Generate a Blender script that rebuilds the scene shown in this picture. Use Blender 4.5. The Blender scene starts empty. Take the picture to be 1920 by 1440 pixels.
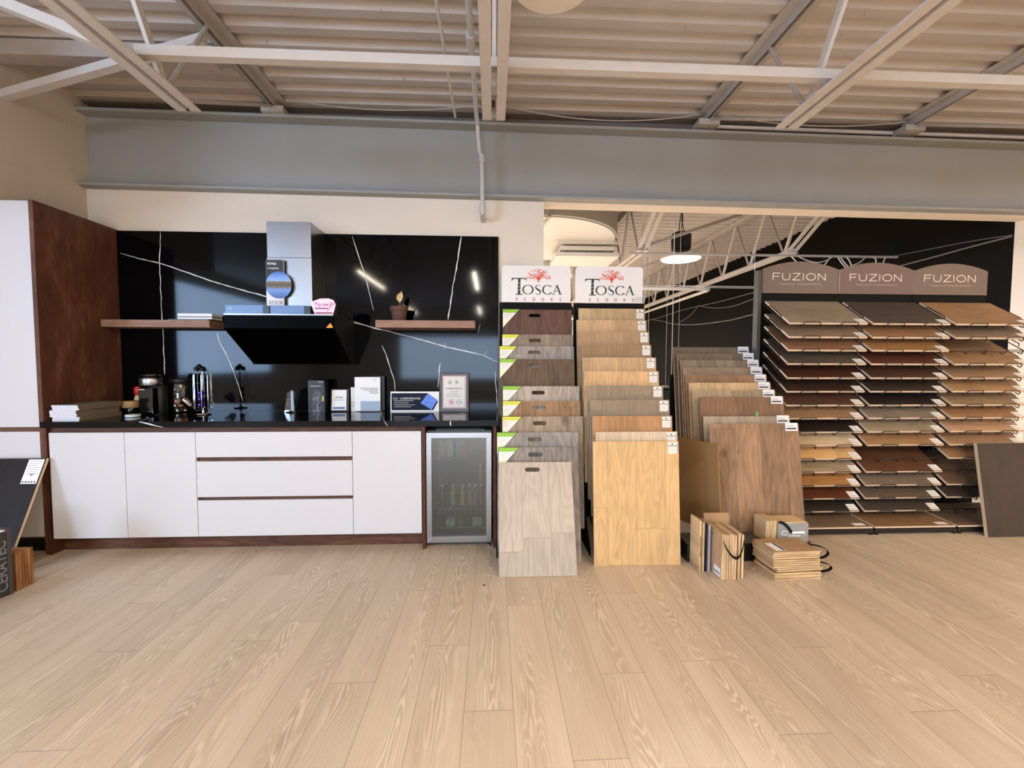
import bpy, bmesh, math, random
from mathutils import Vector, Matrix, Euler
random.seed(7)
SC = bpy.context.scene
COL = SC.collection
PI = math.pi

# ------------------------------------------------------------------ camera
cam_d = bpy.data.cameras.new('camera')
cam_d.sensor_width = 36.0
cam_d.lens = 797.93 / 1920 * 36.0
cam_d.clip_start = 0.05
cam = bpy.data.objects.new('camera', cam_d)
COL.objects.link(cam)
cam.matrix_world = Matrix.Translation((0, 0, 1.2909)) @ (Matrix.Rotation(-.0462, 4, 'Z')
    @ Matrix.Rotation(PI/2-.0478, 4, 'X') @ Matrix.Rotation(.0025, 4, 'Z'))
SC.camera = cam
# ------------------------------------------------------------------ colour management
SC.view_settings.view_transform = 'Standard'
SC.view_settings.look = 'None'
SC.view_settings.gamma = 1
SC.view_settings.use_curve_mapping = False
SC.view_settings.exposure = -0.04
try:
    SC.cycles.use_denoising = True
    SC.cycles.denoiser = 'OPENIMAGEDENOISE'
    SC.cycles.max_bounces = 10
    SC.cycles.diffuse_bounces = 5
    SC.cycles.glossy_bounces = 4
    SC.cycles.transparent_max_bounces = 12
    SC.cycles.caustics_reflective = False
    SC.cycles.caustics_refractive = False
except Exception:
    pass
# ------------------------------------------------------------------ world: daylight outside the shop windows
W = bpy.data.worlds.new('world')
SC.world = W
W.use_nodes = True
nt = W.node_tree
nt.nodes.clear()
wo = nt.nodes.new('ShaderNodeOutputWorld'); wb = nt.nodes.new('ShaderNodeBackground')
wt = nt.nodes.new('ShaderNodeTexCoord'); ws = nt.nodes.new('ShaderNodeSeparateXYZ')
wr = nt.nodes.new('ShaderNodeValToRGB')
wr.color_ramp.elements[0].position = 0.0; wr.color_ramp.elements[0].color = (.16, .17, .19, 1)
wr.color_ramp.elements[1].position = 0.04; wr.color_ramp.elements[1].color = (.62, .76, 1.0, 1)
nt.links.new(wt.outputs['Generated'], ws.inputs[0]); nt.links.new(ws.outputs['Z'], wr.inputs[0])
nt.links.new(wr.outputs[0], wb.inputs[0]); wb.inputs[1].default_value = 1.6
nt.links.new(wb.outputs[0], wo.inputs[0])

def area(name, loc, rot, sx, sy, power, color, portal=False, spread=PI):
    d = bpy.data.lights.new(name, 'AREA'); d.shape = 'RECTANGLE'; d.size = sx; d.size_y = sy
    d.energy = power; d.color = color; d.spread = spread
    if portal: d.cycles.is_portal = True
    o = bpy.data.objects.new(name, d); COL.objects.link(o); o.location = loc; o.rotation_euler = rot
    return o
WARM = (1.0, .92, .80); NEUT = (.96, .97, 1.0); COOL = (.46, .67, 1.0)
# daylight pouring in through the two glass walls behind and left of the camera
area('window_daylight', (-6.42, -3.70, 2.0), (0, -PI/2, 0), 1.9, 3.6, 560, COOL)
area('window_daylight', (-1.55, -8.9, 1.5), (PI/2, 0, 0), 3.7, 1.55, 360, (.54, .73, 1.0))

# ------------------------------------------------------------------ materials
def lin(c):
    return tuple((x/255/12.92 if x/255 <= .04045 else ((x/255+.055)/1.055)**2.4) for x in c)
MATS = {}
class NT:
    def __init__(s, name):
        s.m = bpy.data.materials.new(name); s.m.use_nodes = True
        s.t = s.m.node_tree; s.t.nodes.clear()
        s.out = s.t.nodes.new('ShaderNodeOutputMaterial')
        s.b = s.t.nodes.new('ShaderNodeBsdfPrincipled')
        s.t.links.new(s.b.outputs[0], s.out.inputs[0])
    def put(s, sock, v):
        if isinstance(v, (int, float)): sock.default_value = v
        elif isinstance(v, (tuple, list)):
            sock.default_value = (tuple(v)+(1,))[:4] if sock.type == 'RGBA' else v
        else: s.t.links.new(v, sock)
    def math(s, op, a, b=None, c=None, clamp=False):
        n = s.t.nodes.new('ShaderNodeMath'); n.operation = op; n.use_clamp = clamp
        s.put(n.inputs[0], a)
        if b is not None: s.put(n.inputs[1], b)
        if c is not None: s.put(n.inputs[2], c)
        return n.outputs[0]
    def xyz(s, coord='Object'):
        n = s.t.nodes.new('ShaderNodeTexCoord'); q = s.t.nodes.new('ShaderNodeSeparateXYZ')
        s.t.links.new(n.outputs[coord], q.inputs[0]); return q.outputs[0], q.outputs[1], q.outputs[2]
    def comb(s, x, y, z=0.0):
        n = s.t.nodes.new('ShaderNodeCombineXYZ'); s.put(n.inputs[0], x); s.put(n.inputs[1], y); s.put(n.inputs[2], z)
        return n.outputs[0]
    def noise(s, vec, scale, detail=2, rough=.5, dist=0):
        n = s.t.nodes.new('ShaderNodeTexNoise'); s.t.links.new(vec, n.inputs['Vector'])
        n.inputs['Scale'].default_value = scale; n.inputs['Detail'].default_value = detail
        n.inputs['Roughness'].default_value = rough; n.inputs['Distortion'].default_value = dist
        return n.outputs['Fac']
    def white(s, vec):
        n = s.t.nodes.new('ShaderNodeTexWhiteNoise'); n.noise_dimensions = '3D'; s.t.links.new(vec, n.inputs['Vector'])
        return n.outputs['Value']
    def ramp(s, f, stops):
        n = s.t.nodes.new('ShaderNodeValToRGB'); s.put(n.inputs[0], f)
        e = n.color_ramp.elements
        while len(e) < len(stops): e.new(.5)
        for k, (p, c) in enumerate(stops): e[k].position = p; e[k].color = tuple(c)+(1,)
        return n.outputs[0]
    def mix(s, f, a, b, mode='MIX'):
        n = s.t.nodes.new('ShaderNodeMix'); n.data_type = 'RGBA'; n.blend_type = mode
        s.put(n.inputs[0], f); s.put(n.inputs[6], a); s.put(n.inputs[7], b); return n.outputs[2]
    def scalecol(s, col, f):
        n = s.t.nodes.new('ShaderNodeVectorMath'); n.operation = 'SCALE'
        s.put(n.inputs[0], col); s.put(n.inputs['Scale'], f); return n.outputs[0]
    def bump(s, h, st=.2, d=.002):
        n = s.t.nodes.new('ShaderNodeBump'); n.inputs['Strength'].default_value = st
        n.inputs['Distance'].default_value = d; s.t.links.new(h, n.inputs['Height'])
        s.t.links.new(n.outputs[0], s.b.inputs['Normal'])
    def rnd(s):
        return s.t.nodes.new('ShaderNodeObjectInfo').outputs['Random']

def plain(name, rgb, rough=.5, metal=0.0, noise=0.0, nscale=30, bump=0.0, spec=.5, emit=None, es=1.0, lum=False, coat=0):
    if name in MATS: return MATS[name]
    n = NT(name); c = rgb if lum else lin(rgb)
    n.b.inputs['Roughness'].default_value = rough; n.b.inputs['Metallic'].default_value = metal
    n.b.inputs['Specular IOR Level'].default_value = spec
    if coat: n.b.inputs['Coat Weight'].default_value = coat; n.b.inputs['Coat Roughness'].default_value = .05
    x, y, z = n.xyz(); v = n.comb(x, y, z)
    f = n.noise(v, nscale, 3)
    amp = max(noise, .015)
    n.put(n.b.inputs['Base Color'], n.ramp(f, [(.25, tuple(q*(1-amp) for q in c)), (.75, tuple(min(1, q*(1+amp)) for q in c))]))
    if bump: n.bump(f, bump, .002)
    if emit: n.put(n.b.inputs['Emission Color'], emit+(1,)); n.b.inputs['Emission Strength'].default_value = es
    MATS[name] = n.m
    return n.m

def wood(name, dark, mid, light, across='X', along='Z', plank=.19, length=.62, seam=.55, tone=.14,
         fibre=1.0, cath=1.0, knots=0.0, rough=.5, blotch=.25):
    """planked timber: cathedral figure, pores, per-plank tone, seams"""
    if name in MATS: return MATS[name]
    n = NT(name); P = dict(zip('XYZ', n.xyz())); r = n.rnd()
    u0, v0 = P[across], P[along]
    u = n.math('ADD', u0, n.math('MULTIPLY', r, plank*.6 if plank else 3.0)) if plank else n.math('ADD', u0, n.math('MULTIPLY', r, 3.0))
    v = n.math('ADD', v0, n.math('MULTIPLY', r, 7.3))
    if plank:
        uu = n.math('DIVIDE', u, plank); iu = n.math('FLOOR', uu)
        off = n.white(n.comb(iu, r, 3.1))
        vv = n.math('ADD', n.math('DIVIDE', v, length), off); iv = n.math('FLOOR', vv)
        pr = n.white(n.comb(iu, iv, r))
        fu = n.math('FRACT', uu); fv = n.math('FRACT', vv)
        du = n.math('MULTIPLY', n.math('MINIMUM', fu, n.math('SUBTRACT', 1.0, fu)), plank)
        dv = n.math('MULTIPLY', n.math('MINIMUM', fv, n.math('SUBTRACT', 1.0, fv)), length)
        sm = n.math('LESS_THAN', n.math('MINIMUM', du, dv), .0011)
    else:
        pr = r; sm = None
    su = n.math('ADD', u, n.math('MULTIPLY', pr, 11.0)); sv = n.math('ADD', v, n.math('MULTIPLY', pr, 5.0))
    fig = n.noise(n.comb(n.math('MULTIPLY', su, 7.0), n.math('MULTIPLY', sv, 1.3), n.math('MULTIPLY', pr, 9.0)), 1.0, 2, .45, .25)
    rings = n.math('SINE', n.math('MULTIPLY', fig, 75.0))
    rings = n.math('MULTIPLY_ADD', rings, .5, .5)
    fib = n.noise(n.comb(n.math('MULTIPLY', su, 150.0), n.math('MULTIPLY', sv, 5.0), pr), 1.0, 3, .6)
    blo = n.noise(n.comb(n.math('MULTIPLY', su, 9.0), n.math('MULTIPLY', sv, 3.0), pr), 1.0, 3, .6)
    f = n.math('MULTIPLY_ADD', rings, .22*cath, n.math('MULTIPLY', n.math('SUBTRACT', fib, .5), 1.1*fibre))
    f = n.math('ADD', f, n.math('MULTIPLY', n.math('SUBTRACT', blo, .5), blotch*4))
    f = n.math('ADD', f, .42)
    col = n.ramp(f, [(.05, lin(dark)), (.5, lin(mid)), (.95, lin(light))])
    if knots:
        kn = n.noise(n.comb(n.math('MULTIPLY', su, 9.0), n.math('MULTIPLY', sv, 4.0), n.math('ADD', pr, 4.0)), 1.0, 1, .5)
        km = n.math('MULTIPLY', n.math('SUBTRACT', kn, .70, clamp=True), 9.0*knots, clamp=True)
        col = n.mix(km, col, tuple(q*.45 for q in lin(dark)))
    col = n.scalecol(col, n.math('MULTIPLY_ADD', pr, tone*2, 1.0-tone))
    if sm is not None: col = n.mix(n.math('MULTIPLY', sm, seam), col, tuple(q*.35 for q in lin(dark)))
    n.put(n.b.inputs['Base Color'], col); n.b.inputs['Roughness'].default_value = rough
    n.b.inputs['Specular IOR Level'].default_value = .22
    n.bump(fib, .08, .001)
    MATS[name] = n.m
    return n.m

def floor_material():
    n = NT('limed_oak_floor'); U = n.t.nodes.new('ShaderNodeUVMap'); q = n.t.nodes.new('ShaderNodeSeparateXYZ')
    n.t.links.new(U.outputs[0], q.inputs[0]); u, v = q.outputs[0], q.outputs[1]
    a = n.t.nodes.new('ShaderNodeAttribute'); a.attribute_name = 'tone'; pr = a.outputs['Fac']
    w, L = .1845, 1.6
    su = n.math('ADD', u, n.math('MULTIPLY', pr, 13.0)); sv = n.math('ADD', v, n.math('MULTIPLY', pr, 31.0))
    fig = n.noise(n.comb(n.math('MULTIPLY', su, 6.2), n.math('MULTIPLY', sv, .85), n.math('MULTIPLY', pr, 17.0)), 1.0, 3, .42, .35)
    ph = n.math('MULTIPLY', fig, 230.0)
    rings = n.math('MULTIPLY_ADD', n.math('SINE', ph), .5, .5)
    line = n.math('POWER', rings, 5.0)
    cen = n.math('ABSOLUTE', n.math('SUBTRACT', n.math('DIVIDE', u, w), n.math('MULTIPLY_ADD', n.white(n.comb(pr, 1.0, 2.0)), .5, .25)))
    mask = n.math('SUBTRACT', 1.0, n.math('MULTIPLY', cen, 2.6), clamp=True)
    patch = n.noise(n.comb(n.math('MULTIPLY', su, 3.0), n.math('MULTIPLY', sv, 1.1), 5.0), 1.0, 1)
    mask = n.math('MULTIPLY', mask, n.math('MULTIPLY', n.math('SUBTRACT', patch, .30, clamp=True), 4.5, clamp=True))
    fib = n.noise(n.comb(n.math('MULTIPLY', su, 170.0), n.math('MULTIPLY', sv, 3.2), pr), 1.0, 3, .6)
    blo = n.noise(n.comb(n.math('MULTIPLY', su, 12.0), n.math('MULTIPLY', sv, 1.2), pr), 1.0, 3, .55)
    base = n.ramp(n.math('MULTIPLY_ADD', fib, .45, n.math('MULTIPLY', blo, .55)),
                  [(.25, lin((184, 164, 141))), (.5, lin((203, 183, 161))), (.78, lin((216, 199, 179)))])
    base = n.mix(n.math('MULTIPLY', mask, n.math('MULTIPLY', n.math('SUBTRACT', 1.0, rings), .36)), base, lin((158, 134, 110)))
    base = n.mix(n.math('MULTIPLY', mask, n.math('MULTIPLY', line, .70)), base, lin((228, 212, 192)))
    base = n.scalecol(base, n.math('MULTIPLY_ADD', n.white(n.comb(pr, 8.0, 1.0)), .12, .94))
    e = n.t.nodes.new('ShaderNodeAttribute'); e.attribute_name = 'length'
    du = n.math('MINIMUM', u, n.math('SUBTRACT', w, u)); dv = n.math('MINIMUM', v, n.math('SUBTRACT', e.outputs['Fac'], v))
    seam = n.math('LESS_THAN', n.math('MINIMUM', du, dv), .0012)
    base = n.mix(n.math('MULTIPLY', seam, .55), base, lin((92, 74, 58)))
    n.put(n.b.inputs['Base Color'], base)
    n.b.inputs['Roughness'].default_value = .42; n.b.inputs['Specular IOR Level'].default_value = .4
    n.bump(fib, .1, .001)
    return n.m

def glass(name, tint=(1, 1, 1), rough=.02, op=.12):
    if name in MATS: return MATS[name]
    n = NT(name); t = n.t; t.nodes.remove(n.b)
    tr = t.nodes.new('ShaderNodeBsdfTransparent'); tr.inputs[0].default_value = tint+(1,)
    gl = t.nodes.new('ShaderNodeBsdfGlossy'); gl.inputs['Roughness'].default_value = rough
    fr = t.nodes.new('ShaderNodeFresnel'); fr.inputs[0].default_value = 1.5
    ad = t.nodes.new('ShaderNodeMath'); ad.operation = 'ADD'; ad.use_clamp = True; ad.inputs[1].default_value = op
    t.links.new(fr.outputs[0], ad.inputs[0])
    mx = t.nodes.new('ShaderNodeMixShader'); t.links.new(ad.outputs[0], mx.inputs[0])
    t.links.new(tr.outputs[0], mx.inputs[1]); t.links.new(gl.outputs[0], mx.inputs[2]); t.links.new(mx.outputs[0], n.out.inputs[0])
    MATS[name] = n.m
    return n.m

M_WALL = plain('cream_wall_paint', (220, 208, 192), .75, noise=.02, nscale=60)
M_WALL2 = plain('left_wall_paint', (206, 194, 178), .8, noise=.04, nscale=90)
M_DARKWALL = plain('charcoal_wall_paint', (17, 14, 12), .8, noise=.1, nscale=8, spec=.08)
M_BEAM = plain('grey_steel_paint', (150, 149, 144), .55, noise=.03, nscale=5)
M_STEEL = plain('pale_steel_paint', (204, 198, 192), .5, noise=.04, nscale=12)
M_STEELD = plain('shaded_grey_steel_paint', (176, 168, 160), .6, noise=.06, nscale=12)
M_DECK = plain('deck_paint', (184, 176, 169), .6, noise=.06, nscale=4)
M_BLACK = plain('black_satin', (16, 15, 15), .45)
M_BLACKM = plain('black_matte', (18, 17, 16), .7, spec=.15)
M_GLOSSK = plain('black_glass', (5, 5, 6), .06, spec=.5)
M_WHITE = plain('white_gloss_lacquer', (204, 203, 206), .28, noise=.02, nscale=200)
M_HOOD = plain('hood_black_glass', (3, 3, 4), .35, spec=.02)
M_PIPE = plain('light_grey_pipe', (190, 188, 184), .5)
M_STAIN = plain('stainless_steel', (160, 161, 164), .28, 1.0, noise=.06, nscale=3)
M_CHROME = plain('chrome', (215, 215, 220), .08, 1.0)
M_PAPER = plain('white_paper', (240, 240, 240), .6)
M_PAPERW = plain('warm_white_card', (232, 226, 218), .55)
M_INK = plain('dark_ink', (40, 40, 46), .6)
M_INKG = plain('grey_ink', (120, 120, 126), .6)
M_EDGE = plain('pale_plywood_edge', (220, 192, 156), .6, noise=.12, nscale=90)
M_EDGEC = plain('cream_board_edge', (226, 200, 172), .6, noise=.06, nscale=60)
M_MARBLE = plain('black_marble', (4, 4, 6), .065, noise=.2, nscale=6, spec=.17)
M_VEIN = plain('white_vein', (206, 204, 200), .35, noise=.15, nscale=60)
WALNUT = wood('walnut_veneer', (50, 28, 20), (82, 47, 34), (116, 72, 54), plank=0, fibre=.7, cath=.6, rough=.5, blotch=.12, tone=.03)
WALNUTS = wood('walnut_veneer_side', (62, 37, 28), (100, 63, 48), (152, 108, 86), across='Y', plank=0, fibre=.5, cath=.35, rough=.5, blotch=.22, tone=.03)
WALNUTX = wood('walnut_veneer_across', (112, 82, 68), (150, 116, 98), (182, 146, 126), across='Z', along='X', plank=0, fibre=.7, cath=.5, rough=.5, blotch=.1, tone=.03)
WALNUTB = wood('walnut_base_veneer', (52, 32, 24), (88, 58, 44), (122, 84, 64), across='Z', along='X', plank=0, fibre=.7, cath=.9, rough=.5, blotch=.12, tone=.03)

# ------------------------------------------------------------------ mesh builder
class MB:
    def __init__(s): s.v = []; s.f = []; s.m = []
    def add(s, vs, fs, m=0, M=None):
        o = len(s.v)
        s.v += [tuple((M @ Vector(v)) if M is not None else v) for v in vs]
        for f in fs: s.f.append(tuple(o+i for i in f)); s.m.append(m)
        return s
    def box(s, x0, x1, y0, y1, z0, z1, m=0, M=None):
        v = [(x, y, z) for z in (z0, z1) for y in (y0, y1) for x in (x0, x1)]
        return s.add(v, [(0, 2, 3, 1), (4, 5, 7, 6), (0, 1, 5, 4), (2, 6, 7, 3), (0, 4, 6, 2), (1, 3, 7, 5)], m, M)
    def prism(s, pts, a, b, plane='XZ', m=0, M=None):
        """closed polygon pts in a plane, extruded from a to b along the third axis"""
        def P(p, d):
            return {'XZ': (p[0], d, p[1]), 'XY': (p[0], p[1], d), 'YZ': (d, p[0], p[1])}[plane]
        n = len(pts); vs = [P(p, a) for p in pts]+[P(p, b) for p in pts]
        fs = [tuple(range(n)), tuple(range(2*n-1, n-1, -1))]
        fs += [(i, n+i, n+(i+1) % n, (i+1) % n) for i in range(n)]
        return s.add(vs, fs, m, M)
    def bar(s, p, q, w, h, m=0, up=(0, 0, 1)):
        """rectangular bar from p to q"""
        p, q = Vector(p), Vector(q); d = (q-p); L = d.length; d.normalize()
        sd = d.cross(Vector(up))
        if sd.length < 1e-4: sd = d.cross(Vector((0, 1, 0)))
        sd.normalize(); u = sd.cross(d)
        vs = [tuple(c+sd*i*w/2+u*j*h/2) for c in (p, q) for i, j in ((-1, -1), (1, -1), (1, 1), (-1, 1))]
        return s.add(vs, [(0, 1, 2, 3), (7, 6, 5, 4), (0, 4, 5, 1), (1, 5, 6, 2), (2, 6, 7, 3), (3, 7, 4, 0)], m)
    def tube(s, path, r, n=8, m=0, closed=False):
        path = [Vector(p) for p in path]; k = len(path); rings = []
        ref = None
        for i, p in enumerate(path):
            a = path[(i-1) % k] if (i > 0 or closed) else p; b = path[(i+1) % k] if (i < k-1 or closed) else p
            d = (b-a).normalized()
            if ref is None:
                ref = d.cross(Vector((0, 0, 1)))
                if ref.length < .1: ref = d.cross(Vector((0, 1, 0)))
            ref = (ref-d*ref.dot(d)).normalized(); e = d.cross(ref)
            rr = r[i] if isinstance(r, (list, tuple)) else r
            rings.append([tuple(p+ref*math.cos(2*PI*j/n)*rr+e*math.sin(2*PI*j/n)*rr) for j in range(n)])
        o = [v for R in rings for v in R]; fs = []
        for i in range(k if closed else k-1):
            a, b = i*n, ((i+1) % k)*n
            fs += [(a+j, a+(j+1) % n, b+(j+1) % n, b+j) for j in range(n)]
        if not closed: fs += [tuple(range(n))[::-1], tuple(range((k-1)*n, k*n))]
        return s.add(o, fs, m)
    def lathe(s, prof, c=(0, 0, 0), n=24, m=0, sx=1, sy=1):
        """prof: (radius, z) list from bottom to top"""
        vs = []; fs = []
        for r, z in prof:
            vs += [(c[0]+r*sx*math.cos(2*PI*j/n), c[1]+r*sy*math.sin(2*PI*j/n), c[2]+z) for j in range(n)]
        for i in range(len(prof)-1):
            a, b = i*n, (i+1)*n
            fs += [(a+j, a+(j+1) % n, b+(j+1) % n, b+j) for j in range(n)]
        if prof[0][0] > 1e-4: fs.append(tuple(range(n))[::-1])
        if prof[-1][0] > 1e-4: fs.append(tuple(range((len(prof)-1)*n, len(prof)*n)))
        return s.add(vs, fs, m)
    def plate(s, outer, holes, a, b, m=0, me=None, plane='XZ'):
        """flat plate with holes, thickness a..b along the third axis"""
        me = m if me is None else me
        def P(p, d): return {'XZ': (p[0], d, p[1]), 'XY': (p[0], p[1], d), 'YZ': (d, p[0], p[1])}[plane]
        bm = bmesh.new(); es = []
        for lp in [outer]+holes:
            vv = [bm.verts.new(P(p, a)) for p in lp]
            for i in range(len(vv)): es.append(bm.edges.new((vv[i], vv[(i+1) % len(vv)])))
        bmesh.ops.triangle_fill(bm, use_beauty=True, use_dissolve=False, edges=es)
        bm.verts.ensure_lookup_table(); bm.verts.index_update()
        vs = [tuple(v.co) for v in bm.verts]; fs = [tuple(v.index for v in f.verts) for f in bm.faces]; bm.free()
        s.add(vs, fs, m)
        d = {'XZ': 1, 'XY': 2, 'YZ': 0}[plane]
        vb = [tuple(b if i == d else c for i, c in enumerate(v)) for v in vs]
        s.add(vb, [f[::-1] for f in fs], m)
        for lp in [outer]+holes:
            n = len(lp); s.add([P(p, a) for p in lp]+[P(p, b) for p in lp], [(i, (i+1) % n, n+(i+1) % n, n+i) for i in range(n)], me)
        return s
    def build(s, name, mats, parent=None, smooth=False, bevel=0, loc=None, rot=None):
        me = bpy.data.meshes.new(name); me.from_pydata(s.v, [], s.f)
        if not isinstance(mats, (list, tuple)): mats = [mats]
        for mt in mats: me.materials.append(mt)
        me.polygons.foreach_set('material_index', s.m)
        bm = bmesh.new(); bm.from_mesh(me); bmesh.ops.recalc_face_normals(bm, faces=bm.faces); bm.to_mesh(me); bm.free()
        if smooth:
            me.polygons.foreach_set('use_smooth', [True]*len(me.polygons))
            me.set_sharp_from_angle(angle=math.radians(40))
        o = bpy.data.objects.new(name, me); COL.objects.link(o)
        if parent is not None: o.parent = parent
        if loc is not None: o.location = loc
        if rot is not None: o.rotation_euler = rot
        if bevel:
            b = o.modifiers.new('bevel', 'BEVEL'); b.width = bevel; b.segments = 2; b.limit_method = 'ANGLE'; b.harden_normals = False
        return o

def tag(o, label=None, cat=None, group=None, kind=None):
    if label: o['label'] = label
    if cat: o['category'] = cat
    if group: o['group'] = group
    if kind: o['kind'] = kind
    return o
def thing(name, label, cat, loc=(0, 0, 0), rz=0, group=None, rot=None):
    o = bpy.data.objects.new(name, None); o.empty_display_size = .05; COL.objects.link(o)
    o.location = loc; o.rotation_euler = rot if rot else (0, 0, rz)
    return tag(o, label, cat, group)
def struct(name, mb, mat, label, cat='structure', **k):
    o = mb.build(name, mat, **k); return tag(o, label, cat, kind='structure')
def copy_tree(o, parent=None):
    c = o.copy(); COL.objects.link(c); c.parent = parent
    for ch in list(o.children): copy_tree(ch, c)
    return c

def textmesh(body, size, sx=1.0, ext=.0004, align='LEFT', offset=0, spacing=1.0, shear=0):
    cu = bpy.data.curves.new('lettering', 'FONT'); cu.body = body; cu.size = size; cu.extrude = ext
    cu.align_x = align; cu.offset = offset; cu.space_character = spacing; cu.shear = shear
    o = bpy.data.objects.new('lettering', cu); COL.objects.link(o)
    dg = bpy.context.evaluated_depsgraph_get(); dg.update()
    e = o.evaluated_get(dg); me = bpy.data.meshes.new_from_object(e)
    bpy.data.objects.remove(o); bpy.data.curves.remove(cu)
    for v in me.vertices: v.co.x *= sx
    return me
def text(name, body, size, mat, parent, loc, rot=(PI/2, 0, 0), **k):
    me = textmesh(body, size, **k); me.materials.clear(); me.materials.append(mat); me.name = name
    o = bpy.data.objects.new(name, me); COL.objects.link(o); o.parent = parent; o.location = loc; o.rotation_euler = rot
    return o
STEP = [0]
def stroke(mb, pts, w, y0=-.0008, y1=0.0, m=0, widths=None, closed=False):
    """flat ribbon following pts (x,z) with width w, in the XZ plane"""
    n = len(pts); L = []; R = []
    STEP[0] = (STEP[0]+1) % 30; y0 = y0-STEP[0]*1.5e-5
    for i in range(n):
        a = pts[(i-1) % n] if (i > 0 or closed) else pts[i]; b = pts[(i+1) % n] if (i < n-1 or closed) else pts[i]
        dx, dz = b[0]-a[0], b[1]-a[1]; l = math.hypot(dx, dz) or 1
        ww = (widths[i] if widths else w)/2
        L.append((pts[i][0]-dz/l*ww, pts[i][1]+dx/l*ww)); R.append((pts[i][0]+dz/l*ww, pts[i][1]-dx/l*ww))
    for i in range(n if closed else n-1):
        j = (i+1) % n
        mb.prism([R[i], R[j], L[j], L[i]], y0-(i % 2)*7e-6, y1, 'XZ', m)
    return mb
def ell(cx, cz, rx, rz, n=24, a0=0, a1=2*PI):
    full = abs(a1-a0-2*PI) < 1e-6
    k = n if full else n+1
    return [(cx+rx*math.cos(a0+(a1-a0)*i/n), cz+rz*math.sin(a0+(a1-a0)*i/n)) for i in range(k)]
def rrect(x0, x1, z0, z1, r, n=5):
    p = []
    for cx, cz, a in ((x1-r, z0+r, -PI/2), (x1-r, z1-r, 0), (x0+r, z1-r, PI/2), (x0+r, z0+r, PI)):
        p += [(cx+r*math.cos(a+PI/2*i/n), cz+r*math.sin(a+PI/2*i/n)) for i in range(n+1)]
    return p

# ================================================================== SETTING
D = 3.58           # face of the kitchen wall
# ---- floor, plank by plank
JOINT = {0: 1.315, 1: 1.695, 3: 1.756, 4: 1.379, -1: 2.212, -2: 1.527, -3: 1.903, -4: 2.385, -5: 1.69, -6: 2.495,
         -7: 2.117, -10: 1.426, 6: 1.819, 7: 1.453, 2: 2.31, 5: 2.26, 8: 1.10, 9: 1.62, -8: 1.974, -9: 2.60, -12: 2.32}
def build_floor():
    w, L = .1845, 1.52
    vs = []; fs = []; uv = []; tone = []; ln = []
    rr = random.Random(3)
    for k in range(-38, 40):
        x0 = .264+w*k; j = JOINT.get(k, rr.uniform(0, L)); y = j-L*math.ceil((j+9.1)/L)
        while y < 15:
            a, b = max(y, -9.1), min(y+L, 15); o = len(vs)
            if b > a+.001:
                vs += [(x0, a, 0), (x0+w, a, 0), (x0+w, b, 0), (x0, b, 0)]; fs.append((o, o+1, o+2, o+3))
                uv += [(0, a-y), (w, a-y), (w, b-y), (0, b-y)]
                t = rr.random(); tone += [t]; ln += [L]
            y += L
    me = bpy.data.meshes.new('floor'); me.from_pydata(vs, [], fs)
    lay = me.uv_layers.new(name='UVMap')
    for i, c in enumerate(uv): lay.data[i].uv = c
    a = me.attributes.new('tone', 'FLOAT', 'FACE'); a.data.foreach_set('value', tone)
    a = me.attributes.new('length', 'FLOAT', 'FACE'); a.data.foreach_set('value', ln)
    me.materials.append(floor_material())
    o = bpy.data.objects.new('floor', me); COL.objects.link(o)
    tag(o, 'pale limed oak plank floor running towards the kitchen wall', 'floor', kind='structure')
build_floor()

# ---- walls
struct('wall_back', MB().prism([(-3.2, 0), (.427, 0), (.427, 2.632), (-3.2, 2.661)], D, D+.15), M_WALL, 'cream wall behind the kitchen display', 'wall')
struct('trim_1', MB().prism([(.427, 2.627), (4.76, 2.593), (4.76, 2.66), (.427, 2.70)], D+.131, D+.15).prism([(.427, 2.627), (4.76, 2.593), (4.76, 2.597), (.427, 2.632)], D, D+.131), M_WALL, 'cream header over the wide opening to the back room', 'header')
struct('wall_right', MB().box(4.76, 7.0, D, D+.15, 0, 2.592), M_WALL, 'cream wall right of the opening, beside the sample rack', 'wall')
struct('wall_left', MB().box(-4.3, -3.2, 2.0, 3.73, 2.349, 3.45).box(-4.45, -4.3, 2.0, 3.73, 0, 3.45).box(-4.3, -3.2, D+.06, D+.15, 0, 2.349), M_WALL2, 'tan painted left wall over the tall cabinet', 'wall')
struct('wall_east', MB().box(7.0, 7.15, -9.1, 3.73, 0, 3.5), M_WALL, 'cream right hand wall of the shop', 'wall')
struct('wall_storage', MB().box(4.765, 4.9, 3.73, 15, 0, 3.5), M_DARKWALL, 'charcoal side wall of the back room', 'wall')
struct('wall_far', MB().box(-4, 4.765, 14.85, 15.0, 0, 3.5), M_WALL, 'pale far wall of the back room', 'wall')
struct('wall_partition', MB().box(-4.15, -4.0, 3.73, 15, 0, 3.5), M_WALL, 'pale left wall of the back room', 'wall')
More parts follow.
